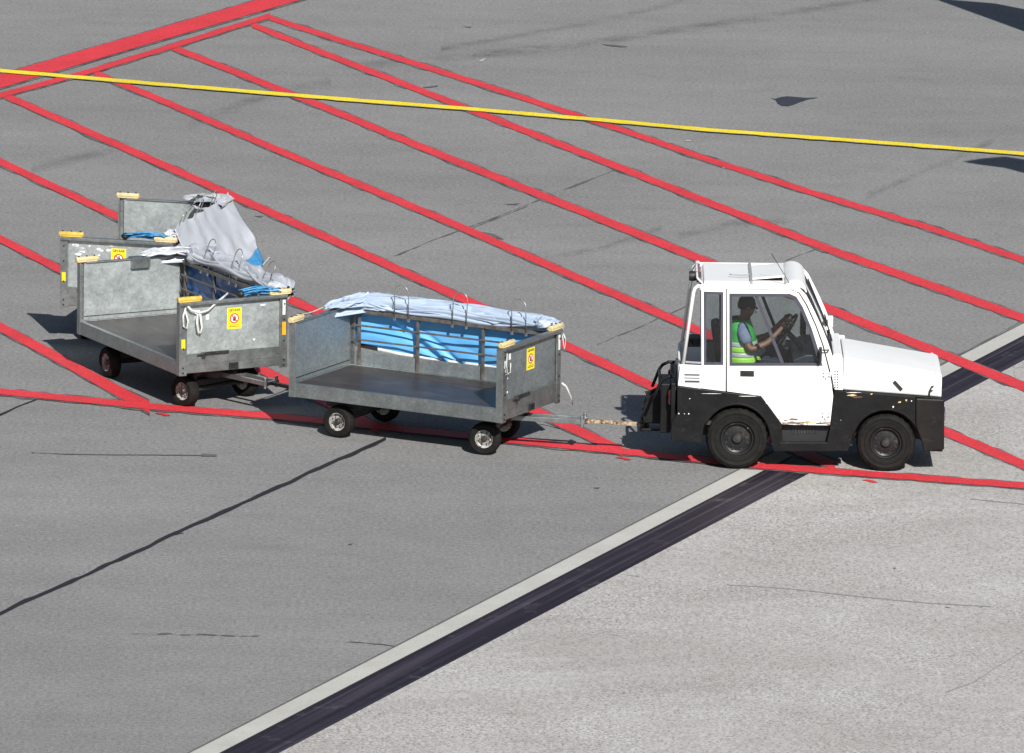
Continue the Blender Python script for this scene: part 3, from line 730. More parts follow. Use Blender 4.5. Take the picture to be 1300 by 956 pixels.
    # straps
    def ribbon(pts, wd, name, mat, par, up=Vector((0, 0, 1))):
        m = MB(); pts = [Vector(p) for p in pts]; A = []
        for i, p in enumerate(pts):
            t = (pts[min(i+1, len(pts)-1)]-pts[max(i-1, 0)]).normalized(); s = t.cross(up)
            if s.length < .05: s = t.cross(Vector((1, 0, 0)))
            s.normalize(); A.append((m.b.verts.new(p-s*wd/2), m.b.verts.new(p+s*wd/2)))
        for a, b in zip(A, A[1:]): m.b.faces.new([a[0], a[1], b[1], b[0]])
        return m.build(name, mat, par, solid=.003, smooth=True)
    def arcs(a, b, sag, n_=12): return [tuple(Vector(a).lerp(Vector(b), i/n_)+Vector((0, 0, -sag*math.sin(PI*i/n_)))) for i in range(n_+1)]
    X = Vector((1, 0, 0))
    if style == 1:
        ribbon(arcs((-HL, .10, ZT+.06), (-HL+.02, -HW+.10, ZT+.075), .02), .02, 'strap', M['strap'], rp)
        ribbon(arcs((-HL-.01, .20, ZT+.05), (-HL-.0, -HW+.2, ZT+.03), .0), .012, 'strap', M['strap'], rp)
        ribbon([(HL+.03, HW-.02, 1.14), (HL+.05, HW-.03, 1.05), (HL+.045, HW-.01, .98), (HL+.035, HW+.03, 1.0), (HL+.04, HW+.04, 1.08), (HL+.03, HW, 1.15)], .018, 'strap', M['strap'], fp, X)
        ribbon([(HL+.02, HW, .62), (HL+.06, HW+.03, .58), (HL+.08, HW+.10, .46), (HL+.07, HW+.16, .36)], .022, 'strap', M['strap'], fp, X)
        ribbon([(HL+.02, -HW+.06, 1.14), (HL+.03, -HW+.03, 1.02), (HL+.03, -HW+.06, .92), (HL+.03, -HW+.12, .93), (HL+.03, -HW+.12, 1.03)], .02, 'strap', M['strap'], fp, X)
        for (y, z, a, b_) in ((-HW+.20, 1.08, .022, .035), (-HW+.06, 1.02, .03, .04), (-HW+.07, .94, .02, .03), (-HW+.1, .72, .01, .01), (-HW+.16, .86, .008, .014)):
            MB().box(HL+.0046 if y < -HW+.11 else HL-.0258, HL+.0056 if y < -HW+.11 else HL-.0248, y-a, y+a, z-b_, z+b_).build('paper_label', M['stw'], fp)
    elif style == 2:
        ribbon([(HL+.01, -HW+.06, 1.19), (HL+.03, -HW+.12, 1.12), (HL+.03, -HW+.22, 1.08), (HL+.03, -HW+.32, 1.10), (HL+.01, -HW+.44, 1.18), (HL-.06, -HW+.60, 1.25)], .024, 'strap', M['strap'], fp, X)
        ribbon([(HL+.025, -HW+.20, 1.09), (HL+.03, -HW+.19, .98), (HL+.03, -HW+.205, .88), (HL+.03, -HW+.235, .86), (HL+.03, -HW+.25, .92), (HL+.03, -HW+.225, 1.08)], .024, 'strap', M['strap'], fp, X)
        ribbon([(HL+.02, -HW+.06, 1.15), (HL+.03, -HW+.025, 1.06), (HL+.03, -HW+.03, .95), (HL+.03, -HW+.07, .92), (HL+.03, -HW+.085, 1.0), (HL+.03, -HW+.05, 1.12)], .02, 'strap', M['strap'], fp, X)
        MB().box(-HL-.012, -HL+.09, -.02, .20, ZT-.10, ZT+.022).build('sheet_patch', M['galvd'], rp)
        for (y, z, a, b_) in ((-.30, 1.02, .02, .03), (.36, 1.10, .03, .008), (-.42, 1.05, .03, .05), (.26, .73, .01, .01)):
            MB().box(HL-.0258, HL-.0248, y-a, y+a, z-b_, z+b_).build('paper_label', M['stw'], fp)
    if style == 3:
        for k in range(16):
            y = random.uniform(-HW+.14, -HW+.62); z = random.uniform(.98, 1.17); a = random.uniform(.012, .05); b_ = random.uniform(.006, .02)
            MB().prism([(y+a*math.cos(q*PI/4)*random.uniform(.6, 1.1), z+b_*math.sin(q*PI/4)*random.uniform(.6, 1.1)) for q in range(8)], 0, .001).build('paint_flake', M['stw'], fp, loc=(HL-.0247, 0, 0), rot=(0, 0, PI/2))
    if style >= 2:
        # bundle of blue straps folded on top of the front panel
        m = MB()
        for k in range(12):
            y0 = HW-.53+random.uniform(-.02, .02); y1 = HW-.10+random.uniform(-.06, .06); zz = ZT+.02+.009*k*.6; dx = random.uniform(-.05, .04)
            m.tube([(HL-.03+dx+.02*math.sin(i*1.1+k), y0+(y1-y0)*i/8, zz+.008*math.sin(i*.9+k)+.02*math.sin(PI*i/8)) for i in range(9)], .008, 6)
        m.build('strap_bundle', M['rope'], P, smooth=True)
        MB().grid(lambda u, v: (HL-.03+.05*math.sin(PI*u)*math.cos(2*PI*v), HW-.60+.11*u, ZT+.045+.04*math.sin(PI*u)*math.sin(2*PI*v)), 12, 12, True).build('strap_buckle', M['rubber'], P, smooth=True)
    if style == 3:
        # silver cover hanging outside, flared away from the side
        def drape(u, v):
            x = -HL-.03+(CL-.10)*u
            out = (.44-.12*u)*v**1.05
            z = ZT+.13-(.62+.0*u)*v - .02*math.sin(u*5)
            f = noise.noise(Vector((x*1.4+v*1.2, v*1.2, 3)))*.08*v+noise.noise(Vector((x*4, v*3-x, 9)))*.026+(1-abs(noise.noise(Vector((x*2.2-v*2.0, v*1.5+x, 31))))*4)*.016*v
            y = HW-.02+out+f
            z += -f*.5 + noise.noise(Vector((x*3+v*2, v*2, 6)))*.02
            return (x+.16*v*(1-u), y, z)
        MB().grid(drape, 110, 50).build('hanging_cover', outer, P, smooth=True, solid=.004)
        def dhem(u, v):
            a = Vector(drape(u, .985)); b = Vector(drape(u, 1.0)); d = (b-a).normalized()
            return tuple(b+d*.17*v)
        MB().grid(dhem, 110, 6).build('cover_hem', M['rope'], P, smooth=True, solid=.004)
        MB().box(0, .012, -.003, .001, 0, .12, Matrix.Translation(Vector(dhem(.10, 1))) @ Matrix.Rotation(R(-38), 4, 'X')).build('hem_strap', M['stw'], P)
        def crown(u, v):
            a = 2*PI*v; x = -HL-.02+.55*u
            k = fold(u*.6, (v if v < .5 else 1-v), 90, 1.5, 8, .024)*math.sin(PI*min(.92, .08+u*.9))
            return (x, HW-.12+(.17+k)*math.cos(a), ZT+.06+(.05+k)*math.sin(a))
        MB().grid(crown, 70, 60, True).build('gathered_tarp', outer, P, smooth=True)
        for q in range(5):
            ribbon([( -HL-.0+.05*q, HW-.50+.03*q, ZT+.03), (-HL+.04+.05*q, HW-.3, ZT+.10+.01*q), (-HL+.10+.04*q, HW-.1, ZT+.12), (-HL+.16+.03*q, HW+.05, ZT+.06)], .03, 'strap', M['strap'], P)
    # running gear
    for (x, y, s) in ((-.75, -.49, -1), (-.75, .49, 1)): wheel(P, x, y, .172, .125, s, M['rim'])
    m = MB(); m.tube([(-.75, -.47, .172), (-.75, .47, .172)], .028); m.box(-.96, -.54, -.40, -.34, .30, ZB+.0295); m.box(-.96, -.54, .34, .40, .30, ZB+.0295)
    m.box(-.81, -.69, -.40, .40, .21, .27); m.box(-.79, -.71, -.385, -.355, .17, .31); m.box(-.79, -.71, .355, .385, .17, .31)
    m.build('rear_axle', M['steel'], P)
    return g

def finish_cart(g, pos, yaw, hitch, label):
    g.location = (pos[0], pos[1], 0); g.rotation_euler = (0, 0, yaw)
    tag(g, label, 'baggage cart', 'baggage carts towed in a train behind the tractor')
    # steered front axle and drawbar aimed at what pulls the cart
    piv = Vector((.85, 0, 0)); h = Matrix.Rotation(-yaw, 4, 'Z') @ (Vector((hitch[0], hitch[1], 0))-Vector((pos[0], pos[1], 0)))
    d = h-piv; ang = math.atan2(d.y, d.x); Ln = d.length
    ax = empty('front_axle_turntable', (.85, 0, 0), ang); ax.parent = g
    for s in (-1, 1): wheel(ax, 0, s*.44, .172, .125, s, M['rim'])
    m = MB(); m.tube([(0, -.42, .172), (0, .42, .172)], .028); m.box(-.07, .07, -.36, .36, .22, .28); m.lathe([(.22, .30), (.22, .36), (.15, .36), (.15, .30)], (0, 0, 0), 32, 'z', close=True)
    m.box(-.05, .05, -.36, -.32, .16, .34); m.box(-.05, .05, .32, .36, .16, .34); m.box(-.20, .20, -.20, .20, .36, ZB+.028)
    m.build('front_axle', M['steel'], ax)
    m = MB(); e1 = Ln*.60
    m.box(.05, e1, -.095, -.065, .31, .36); m.box(.05, e1, .065, .095, .31, .36); m.box(e1-.06, e1, -.064, .064, .315, .355); m.box(.3, .36, -.064, .064, .315, .355)
    m.lathe([(.0, .40), (.02, .40), (.02, .28), (0, .28)], (e1-.03, -.08, 0), 10, 'z'); m.lathe([(.0, .40), (.02, .40), (.02, .28), (0, .28)], (e1-.03, .08, 0), 10, 'z')
    m.build('drawbar_frame', M['galvd'] , ax, bevel=.004)
    m = MB(); m.box(e1+.001, Ln-.11, -.022, .022, .315, .352)
    m.build('drawbar', M['barpaint'] if Ln > 1.5 else M['steel'], ax, bevel=.004)
    m = MB(); m.lathe([(.055, .318), (.055, .350), (.03, .350), (.03, .318)], (Ln-.06, 0, 0), 20, 'z', close=True); m.lathe([(0, .42), (.018, .42), (.018, .26), (0, .26)], (Ln-.06, 0, 0), 10, 'z')
    m.build('towing_eye', M['steel'], ax)
    # coupling at the rear
    m = MB(); m.box(-HL-.16, -HL+.4, -.05, .05, .345, .40); m.box(-HL-.16, -HL-.02, -.05, .05, .29, .302)
    m.build('rear_coupling', M['steel'], g, bevel=.004)
    return g
c1 = ((-.916, 87.335), -.4936); c2 = ((-3.588, 89.782), -1.0771); c3 = ((-4.133, 93.230), -1.7822)
def rear_of(c): return (c[0][0]-(HL+.09)*math.cos(c[1]), c[0][1]-(HL+.09)*math.sin(c[1]))
TR = (2.362, 86.556); TA = -.0067
hitch1 = (TR[0]-.93*math.cos(TA), TR[1]-.93*math.sin(TA))
finish_cart(make_cart(1), *c1, hitch1, 'baggage cart nearest the tractor, bright blue lining under a pale blue gathered tarp')
finish_cart(make_cart(2), *c2, rear_of(c1), 'middle galvanised baggage cart with deep blue lining, silver tarp and danger sticker facing the camera')
finish_cart(make_cart(3), *c3, rear_of(c2), 'last baggage cart, half hidden, with a silver cover hanging flared off its far side')

# ------------------------------------------------------------------ tractor
def T(zx, zy): return (-1.23916+.00276582*zx+6.445e-5*zy, 2.45372+5.062e-5*zx-.00282107*zy)   # measured side profile -> metres
def TX(zx, zy=350): return T(zx, zy)[0]
def TZ(zy, zx=450): return T(zx, zy)[1]
def TP(pts): return [T(*p) for p in pts]
tr = empty('tow_tractor', (TR[0], TR[1], 0), TA)
tag(tr, 'white and black tow tractor with a glazed cab pulling the baggage carts', 'tractor')
YS = .625
def arc(cx, cy, r, a0, a1, n_=16): return [(cx+r*math.cos(R(a0+(a1-a0)*i/n_)), cy-r*math.sin(R(a0+(a1-a0)*i/n_))) for i in range(n_+1)]
for s in (-1, 1):
    ya, yb = sorted((s*YS, s*(YS-.035)))
    m = MB(); m.prism(TP([(205, 562), (297, 574), (390, 585), (520, 601), (562, 655), (599, 712), (601, 773), (590, 806), (566, 806)] + arc(428, 760, 131, -9, 159) + [(296, 778), (183, 766), (183, 700), (205, 665)]), ya, yb)
    m.build('rear_fender', M['black'], tr, bevel=.008)
    m = MB(); m.prism(TP([(796, 578), (1100, 604), (1100, 706)] + arc(990, 780, 131, 33, 171) + [(846, 806), (770, 806), (768, 773), (781, 712)]), ya, yb)
    m.build('front_fender', M['black'], tr, bevel=.008)
    # lip round each arch
    for (c, a0, a1) in (((428, 760), -6, 157), ((990, 780), 20, 168)):
        m = MB(); P_ = arc(c[0], c[1], 131, a0, a1, 22); m.tube([(T(*p)[0], s*(YS-.017), T(*p)[1]) for p in P_], .019, 8)
        m.build('arch_lip', M['black'], tr, smooth=True)
    # inner arch liner
    for (c, a0, a1) in (((428, 760), -9, 170), ((990, 780), 5, 171)):
        P_ = [T(*p) for p in arc(c[0], c[1], 131, a0, a1, 22)]
        MB().grid(lambda u, v, P_=P_, s=s: (P_[round(u*22)][0], s*(YS-.036-.24*v), P_[round(u*22)][1]), 23, 2).build('arch_liner', M['rubber'], tr, solid=.01)
    m = MB(); m.prism(TP([(567, 807), (591, 774), (769, 774), (790, 807)]), *sorted((s*(YS+.006), s*(YS-.06)))); m.build('step_sill', M['black'], tr, bevel=.006)
    m = MB(); m.prism(TP([(595, 700), (782, 700), (770, 778), (600, 778)]), *sorted((s*(YS-.10), s*(YS-.13)))); o = m.build('step_recess', M['rubber'], tr)
    m = MB()
    for k in range(9):
        x, z = T(640+k*11, 735); m.box(x-.006, x+.006, *sorted((s*(YS-.098), s*(YS-.088))), z-.035, z+.045)
    m.build('step_grating', M['steel'], o)
    # corner bumper
    m = MB(); m.prism(TP([(1101, 607), (1208, 612), (1208, 800), (1132, 808), (1119, 757), (1101, 708)]), *sorted((s*(YS+.022), s*(YS-.055)))); m.build('corner_bumper', M['rusty'], tr, bevel=.012)
    # white body side: pillar with quarter window
    m = MB(); m.ring(TP([(297, 183), (389, 187), (387, 583), (297, 572)]), TP([(308, 210), (377, 212), (377, 481), (308, 481)]), *sorted((s*(YS-.008), s*(YS-.045))))
    m.build('cab_pillar', M['white'], tr, bevel=.005)
    m = MB(); m.ring(TP([(306, 208), (379, 210), (379, 483), (306, 483)]), TP([(315, 217), (370, 219), (370, 474), (315, 474)]), *sorted((s*(YS-.004), s*(YS-.030)))); q = m.build('quarter_window', M['seal'], tr)
    MB().prism(TP([(314, 216), (371, 218), (371, 475), (314, 475)]), *sorted((s*(YS-.015), s*(YS-.019)))).build('pane', M['glass'], q)
    # door
    m = MB()
    y2 = sorted((s*(YS+.004), s*(YS-.035)))
    m.ring(TP([(392, 201), (632, 203), (662, 216), (690, 262), (725, 340), (750, 410), (770, 487), (392, 487)]),
           TP([(403, 216), (628, 217), (652, 228), (676, 266), (709, 345), (730, 412), (750, 484), (403, 484)]), *y2)
    m.prism(TP([(392, 487.3), (770, 487.3), (783, 540), (791, 600), (779, 710), (599, 707), (560, 652), (520, 599), (392, 582)]), *y2)
    dr = m.build('door', M['white'], tr, bevel=.006)
    if s < 0: dr['label'] = 'white cab door with worn rusty lower edge'
    m = MB(); m.ring(TP([(402, 215), (628, 216), (653, 227), (677, 266), (710, 345), (731, 412), (751, 485), (402, 485)]),
           TP([(412, 226), (622, 226), (644, 237), (666, 272), (698, 348), (718, 412), (736, 476), (412, 476)]), *sorted((s*(YS+.008), s*(YS-.022))))
    wf = m.build('door_window', M['seal'], dr)
    MB().prism(TP([(411, 225), (622, 225), (645, 236), (667, 272), (699, 348), (719, 412), (737, 477), (411, 477)]), *sorted((s*(YS-.008), s*(YS-.012)))).build('pane', M['glass'], wf)
    MB().prism(TP([(496, 227), (508, 227), (607, 476), (594, 476)]), *sorted((s*(YS+.002), s*(YS-.016)))).build('glass_divider', M['seal'], wf)
    m = MB(); m.prism(TP([(442, 503), (494, 504), (494, 526), (442, 525)]), *sorted((s*(YS+.012), s*(YS+.0045)))); h = m.build('door_handle', M['rubber'], dr, bevel=.004)
    MB().prism(TP([(452, 509), (486, 510), (486, 516), (452, 515)]), *sorted((s*(YS+.020), s*(YS+.0125)))).build('handle_grip', M['steel'], h)
    for (hx, hy) in ((765, 518), (762, 670)):
        m = MB(); x, z = T(hx, hy)
        m.box(x-.045, x-.008, *sorted((s*(YS+.0045), s*(YS+.016))), z-.03, z+.03); m.box(x+.010, x+.045, *sorted((s*(YS+.0045), s*(YS+.016))), z-.026, z+.026)
        m.tube([(x, s*(YS+.018), z-.042), (x, s*(YS+.018), z+.042)], .010, 8)
        hg = m.build('hinge', M['white'], dr, bevel=.003)
        mm = MB()
        for dx in (-.028, .028):
            for dz in (-.016, .016): mm.lathe([(0, s*.0045), (.007, s*.0045), (.007, 0)], (x+dx, s*(YS+.016), z+dz), 8)
        mm.build('hinge_bolt', M['rubber'], hg)
    # A pillar and cowl side
    m = MB(); m.prism(TP([(632, 186), (660, 190), (690, 222), (722, 285), (752, 350), (772, 400), (790, 455), (828, 457), (828, 578), (796, 576), (789, 540), (774, 484), (754, 408), (729, 338), (694, 260), (665, 213), (634, 200)]), *sorted((s*(YS-.006), s*(YS-.045))))
    if s > 0: m.b.transform(Matrix.Translation((.05, 0, 0)))
    m.build('front_pillar', M['white'], tr, bevel=.006)
    m = MB()
    for k in range(7):
        for j in (0, 1):
            x, z = T(798+j*10, 508+k*10); m.lathe([(0, s*.003), (.0075, s*.003), (.0075, 0)], (x, s*(YS-.005), z), 8)
    m.build('vent_hole', M['rubber'], tr)
    # roof side rail
    m = MB(); m.prism(TP([(297, 180), (636, 184), (634, 201), (297, 199)]), *sorted((s*(YS-.007), s*(YS-.044)))) ; m.build('roof_rail', M['white'], tr, bevel=.006)
    # rear roll frame tube, lower side box
    x0, z0 = T(300, 190)
    m = MB(); m.tube([(x0, s*(YS-.03), z0), (T(284, 189)[0], s*(YS-.03), T(284, 189)[1]), (T(274, 197)[0], s*(YS-.03), T(274, 197)[1]), (T(268, 212)[0], s*(YS-.03), T(268, 212)[1]), (T(228, 482)[0], s*(YS-.03), T(228, 482)[1])], .019, 10)
    m.build('rear_frame_tube', M['white'], tr, smooth=True)
    m = MB(); m.prism(TP([(217, 482), (296, 486), (296, 573), (208, 561)]), *sorted((s*(YS-.008), s*(YS-.045)))); sb = m.build('side_box', M['white'], tr, bevel=.005)
    m = MB()
    for (a, b, c, d) in ((232, 517, 290, 524), (232, 530, 290, 535), (234, 541, 290, 550)): m.prism(TP([(a, b), (c, b+1), (c, d), (a, d-1)]), *sorted((s*(YS-.0065), s*(YS-.0075))))
    m.build('louvre', M['seal'], sb)
    # wheels
    wheel(tr, 0, s*.515, .325, .20, s, M['rimd'], 0, .52); wheel(tr, T(990, 780)[0], s*.515, .308, .19, s, M['rimd'], R(-2), .52)

def flake(zx, zy, w_, h_, mat, nm, par, yy=YS+.0012, seed=0):
    rr = random.Random(int(zx*7+zy+seed)); P_ = []
    for q in range(14):
        a = 2*PI*q/14; k = rr.uniform(.45, 1.1); P_.append((zx+w_*math.cos(a)*k, zy+h_*math.sin(a)*k))
    MB().prism(TP(P_), -yy-.0006, -yy+.0004).build(nm, mat, par)
for (x_, y_, a_, b_, mt) in ((862, 596, 22, 4, 'cream'), (885, 603, 26, 4, 'rustc'), (935, 592, 5, 3, 'cream'), (1040, 622, 6, 4, 'cream'), (1065, 615, 4, 5, 'cream'), (1085, 618, 3, 4, 'stw'), (1016, 640, 3, 5, 'stw'), (870, 586, 30, 1.5, 'stw'),
    (211, 665, 3, 3, 'stw'), (232, 666, 2, 2, 'stw'), (249, 666, 3, 3, 'stw'), (253, 609, 3, 2, 'stw'), (470, 600, 40, 1.5, 'stw'), (540, 625, 3, 3, 'stw'), (820, 690, 3, 2, 'grey'), (470, 720, 2, 2, 'grey'), (330, 590, 40, 1.2, 'stw')):
    flake(x_, y_, a_, b_, M[mt], 'paint_chip', tr)
for (x_, y_, a_, b_, mt) in ((640, 686, 22, 5, 'rustc'), (612, 690, 10, 3, 'seal'), (655, 700, 50, 3.5, 'rustc'), (740, 701, 28, 3, 'rustc'), (700, 565, 12, 1, 'seal'), (740, 562, 6, 1, 'grey'), (700, 698, 30, 2, 'cream')):
    flake(x_, y_, a_, b_, M[mt], 'rust_patch', tr, YS+.0052)
# roof: crowned slab with rounded sides
xr0, xr1 = TX(288), TX(652)
def roof(u, v, z0=1.925, hw=.612, x0=xr0, x1=xr1, rise=.022):
    a = v*2-1; y = hw*a; z = z0+rise*(1-abs(a)**5)
    x = x0+(x1-x0)*u; e = min(1, min(u, 1-u)*14); z -= (1-math.sqrt(max(0, 1-(1-e)**2)))*.03
    return (x, y, z)
MB().grid(roof, 30, 40).build('roof', M['white'], tr, smooth=True, solid=.02)
RZ = 1.95
def slab(name, x0, x1, hw, z0, z1, mat=M['white'], bev=.025, tilt=0):
    m = MB(); m.box(x0, x1, -hw, hw, z0, z1)
    if tilt: 
        for v in m.b.verts: v.co.z += (v.co.x-x0)*tilt
    return m.build(name, mat, tr, bevel=bev)
slab('rear_roof_cover', TX(302), TX(478), .52, RZ-.005, RZ+.024)
slab('roof_hatch', TX(476), TX(606), .36, RZ+.012, RZ+.032, bev=.006, tilt=.10)
m = MB(); m.box(TX(482), TX(600), -.33, .33, RZ-.01, RZ+.012); m.build('hatch_opening', M['rubber'], tr)
m = MB(); m.box(TX(476)-.003, TX(486), -.52, .52, RZ-.03, RZ+.035); m.build('roof_gap_strip', M['grey'], tr)
m = MB(); m.tube([(TX(400)+.22*i/10, -.28-.04*math.sin(PI*i/10), RZ+.055) for i in range(11)], .006, 6); m.build('roof_handle', M['grey'], tr, smooth=True)
# rounded front cap of the roof, running across the cab
def cap(u, v):
    a = PI*.97*v; y = -.615+1.23*u; e = min(1, min(u, 1-u)*10); k = .55+.45*math.sqrt(max(0, 1-(1-e)**2))
    return (TX(645)-.115*math.cos(a), y, 1.885+.10*k*math.sin(a)+(.03*(1-v)))
MB().grid(cap, 40, 20).build('roof_front_cap', M['white'], tr, smooth=True, solid=.015)
m = MB(); m.tube([(TX(632), -.585, 1.94), (TX(560, 62), -.585, 2.29)], .0035, 6); m.lathe([(0, .035), (.008, .03), (.016, 0), (0, 0)], (TX(632), -.585, 1.935), 10, 'z'); m.build('antenna', M['rubber'], tr)
# work lamps and wiring at the rear edge of the roof
for y in (-.12,):
    m = MB(); m.tube([(TX(296), y, 1.94), (TX(283), y, 1.95)], .014); m.lathe([(0, -.05), (.05, -.05), (.055, -.01), (.045, .04), (0, .05)], (TX(278)-.03, y, 1.95), 16, 'x')
    o = m.build('work_lamp', M['rubber'], tr, smooth='auto')
    MB().lathe([(0, 0), (.044, 0)], (TX(278)-.082, y, 1.95), 16, 'x').build('lamp_glass', M['mirror'], o)
m = MB()
for k in range(5):
    m.tube([(TX(296)-.01-.01*k, -.5+.02*k+.09*i, 1.93+.03*math.sin(i*1.3+k)+.01*k) for i in range(11)], .007, 6)
m.build('lamp_wiring', M['wirep'], tr, smooth=True)
m = MB(); m.tube([(TX(296), -.50, 1.95), (TX(284), -.50, 1.985), (TX(278), -.42, 1.99), (TX(278), .44, 1.99), (TX(284), .52, 1.985), (TX(296), .52, 1.95)], .012, 8); m.build('lamp_guard', M['white'], tr, smooth=True)

# hood: lofted shell
def hood(u, v):
    xl, zl = T(831, 456); xr, zr = T(1180, 499); xb, zb = T(1197, 606)
    zl -= .015; zr -= .065; x = xl+(xr-xl)*min(1, u/.90); zt = zl+(zr-zl)*min(1, u/.90)
    if u > .90:
        q = (u-.90)/.10; x = xr+(xb-xr)*(math.sin(q*PI/2)); zt = zr-.012*(1-math.cos(q*PI/2))*8*.3
    zb0 = T(831, 576)[1]; zb1 = T(1197, 606)[1]; zbt = zb0+(zb1-zb0)*u
    hw = .60-.02*u; r = .10
    # cross section param: side up, corner, top, corner, side down
    L1 = zt-zbt-r; L2 = r*PI/2; L3 = 2*(hw-r); tot = 2*L1+2*L2+L3; d = v*tot
    if d < L1: y, z = -hw-.0*d, zbt+d
    elif d < L1+L2: a = (d-L1)/r; y, z = -hw+r-r*math.cos(a), zt-r+r*math.sin(a)
    elif d < L1+L2+L3: t = (d-L1-L2)/L3; y = -hw+r+t*L3; z = zt+.010*math.sin(PI*t)
    elif d < L1+2*L2+L3: a = (d-L1-L2-L3)/r; y, z = hw-r+r*math.sin(a), zt-r+r*math.cos(a)
    else: y, z = hw, zt-r-(d-L1-2*L2-L3)
    return (x, y, z)
hd = MB().grid(hood, 34, 64).build('hood', M['white'], tr, smooth=True, solid=.012)
# nose panel closes the hood
m = MB(); xb = TX(1196); zt_ = T(1184, 522)[1]; zb_ = T(1196, 606)[1]
m.prism([(xb-.05, zb_), (xb+.004, zb_), (xb-.012, zt_-.02), (xb-.03, zt_+.01), (xb-.06, zt_+.005)], -.565, .565); ns = m.build('nose_panel', M['white'], tr, bevel=.015)
m = MB()
for k in range(6): m.box(xb+.001, xb+.008, -.35, .35, zb_+.06+k*.03, zb_+.075+k*.03)
m.build('grille_slat', M['rubber'], ns)
# cowl between cab and hood
m = MB(); m.box(TX(792), TX(829), -.578, .578, .87, T(829, 452)[1]+.015); m.build('cowl', M['white'], tr, bevel=.02)
m = MB(); m.box(TX(829)-.002, T(832.5, 0)[0], -.59, .59, .87, T(829, 456)[1]-.01); m.build('cowl_gap', M['rubber'], tr)
m = MB(); x, z = T(1034, 562); m.box(-.062, .062, -.612, -.598, -.018, .018, Matrix.Translation((x, 0, z)) @ Matrix.Rotation(R(47), 4, 'Y')); m.build('hood_latch', M['steel'], hd, bevel=.004)
m = MB(); x, z = T(1157, 600); m.tube([(x-.015, -.612, z), (x-.01, -.615, z+.06), (x+.01, -.612, z+.10), (x+.03, -.61, z+.105)], .009, 8); m.tube([(x-.01, -.612, z+.055), (x+.022, -.612, z+.06)], .008, 8); m.build('hood_catch', M['rubber'], hd)
m = MB(); a = T(834, 578); b = T(1196, 607); m.prism([(a[0], a[1]-.012), (b[0], b[1]-.012), (b[0], b[1]-.001), (a[0], a[1]-.001)], -.606, .606); m.build('hood_seam', M['rubber'], tr)
# chassis and front bumper
m = MB(); m.box(TX(210), TX(1195, 700), -.345, .345, .30, .76); m.box(TX(230), TX(820), -.58, .58, .76-.003, .80)
m.box(TX(830), TX(1190, 700), -.55, .55, .80, .83); m.build('chassis', M['rubber'], tr, bevel=.01)
m = MB(); m.box(TX(1150, 700), TX(1206, 700), -.568, .568, .22, .78); m.build('front_bumper', M['rusty'], tr, bevel=.012)
m = MB(); m.box(TX(1206, 700)-.004, TX(1206, 700)+.006, -.16, .16, .45, .56); m.build('number_plate', M['sticker'], tr)
for y in (-.46, .46):
    m = MB(); m.lathe([(0, .02), (.07, .015), (.08, 0), (.08, -.02)], (TX(1206, 700)+.004, y, .60), 24, 'x'); m.build('headlight', M['mirror'], tr, smooth='auto')
for s in (-1, 1):
    MB().box(.36, 1.20, *sorted((s*.346, s*.588)), .27, .29).build('underbody_light_block', M['rubber'], tr)  # added under the cab to block sunlight leaking through onto the ground
# axles
for x in (0, T(990, 780)[0]): MB().tube([(x, -.45, .33), (x, .45, .33)], .05, 12).build('axle', M['rubber'], tr)
# rear plate, hitch, guard tube
m = MB(); m.box(TX(188), TX(205), -.59, .59, .42, .90); m.box(TX(150), TX(190), -.44, .10, .34, .86); m.build('rear_plate', M['black'], tr, bevel=.01)
m = MB(); m.prism(TP([(75, 700), (92, 640), (128, 622), (150, 600), (190, 620), (190, 760), (150, 755), (140, 735), (80, 735)]), -.15, -.11)
m.prism(TP([(75, 700), (92, 640), (128, 622), (150, 600), (190, 620), (190, 760), (150, 755), (140, 735), (80, 735)]), .11, .15)
for z in (.30, .38, .46, .54): m.box(TX(82), TX(190), -.109, .109, z-.012, z+.012)
m.build('hitch_jaw', M['black'], tr, bevel=.006)
m = MB(); m.lathe([(0, .64), (.03, .64), (.03, .62), (.015, .62), (.015, .27), (0, .27)], (-.93, 0, 0), 12, 'z'); m.tube([(-.93, 0, .64), (-.96, -.02, .69), (-.91, -.03, .70)], .008, 6); m.build('hitch_pin', M['steel'], tr)
m = MB()
for y in (-.42, .34): m.tube([(TX(207), y, TZ(545)), (TX(180), y, TZ(546)+.003), (TX(158), y, TZ(556)), (TX(146), y, TZ(572)), (TX(134), y, TZ(604)), (TX(120), y, TZ(640))], .017, 10)
m.tube([(TX(146), -.42, TZ(572)), (TX(146), .34, TZ(572))], .015, 8)
m.build('rear_guard', M['black'], tr, smooth=True)
m = MB(); m.tube([(TX(205)-.0, -.56, .86), (TX(205)-.012, -.56, 1.10), (TX(212)-.01, -.56, 1.16)], .012, 8); m.build('rear_handrail', M['rubber'], tr, smooth=True)
for y in (-.5, .5):
    m = MB(); m.box(TX(200)-.05, TX(200)-.005, y-.05, y+.05, .66, .82); o = m.build('rear_lamp', M['rubber'], tr, bevel=.006)
    MB().box(TX(200)-.056, TX(200)-.051, y-.04, y+.04, .75, .81).box(TX(200)-.056, TX(200)-.051, y-.04, y+.04, .67, .74).build('lens', M['lampred'], o)
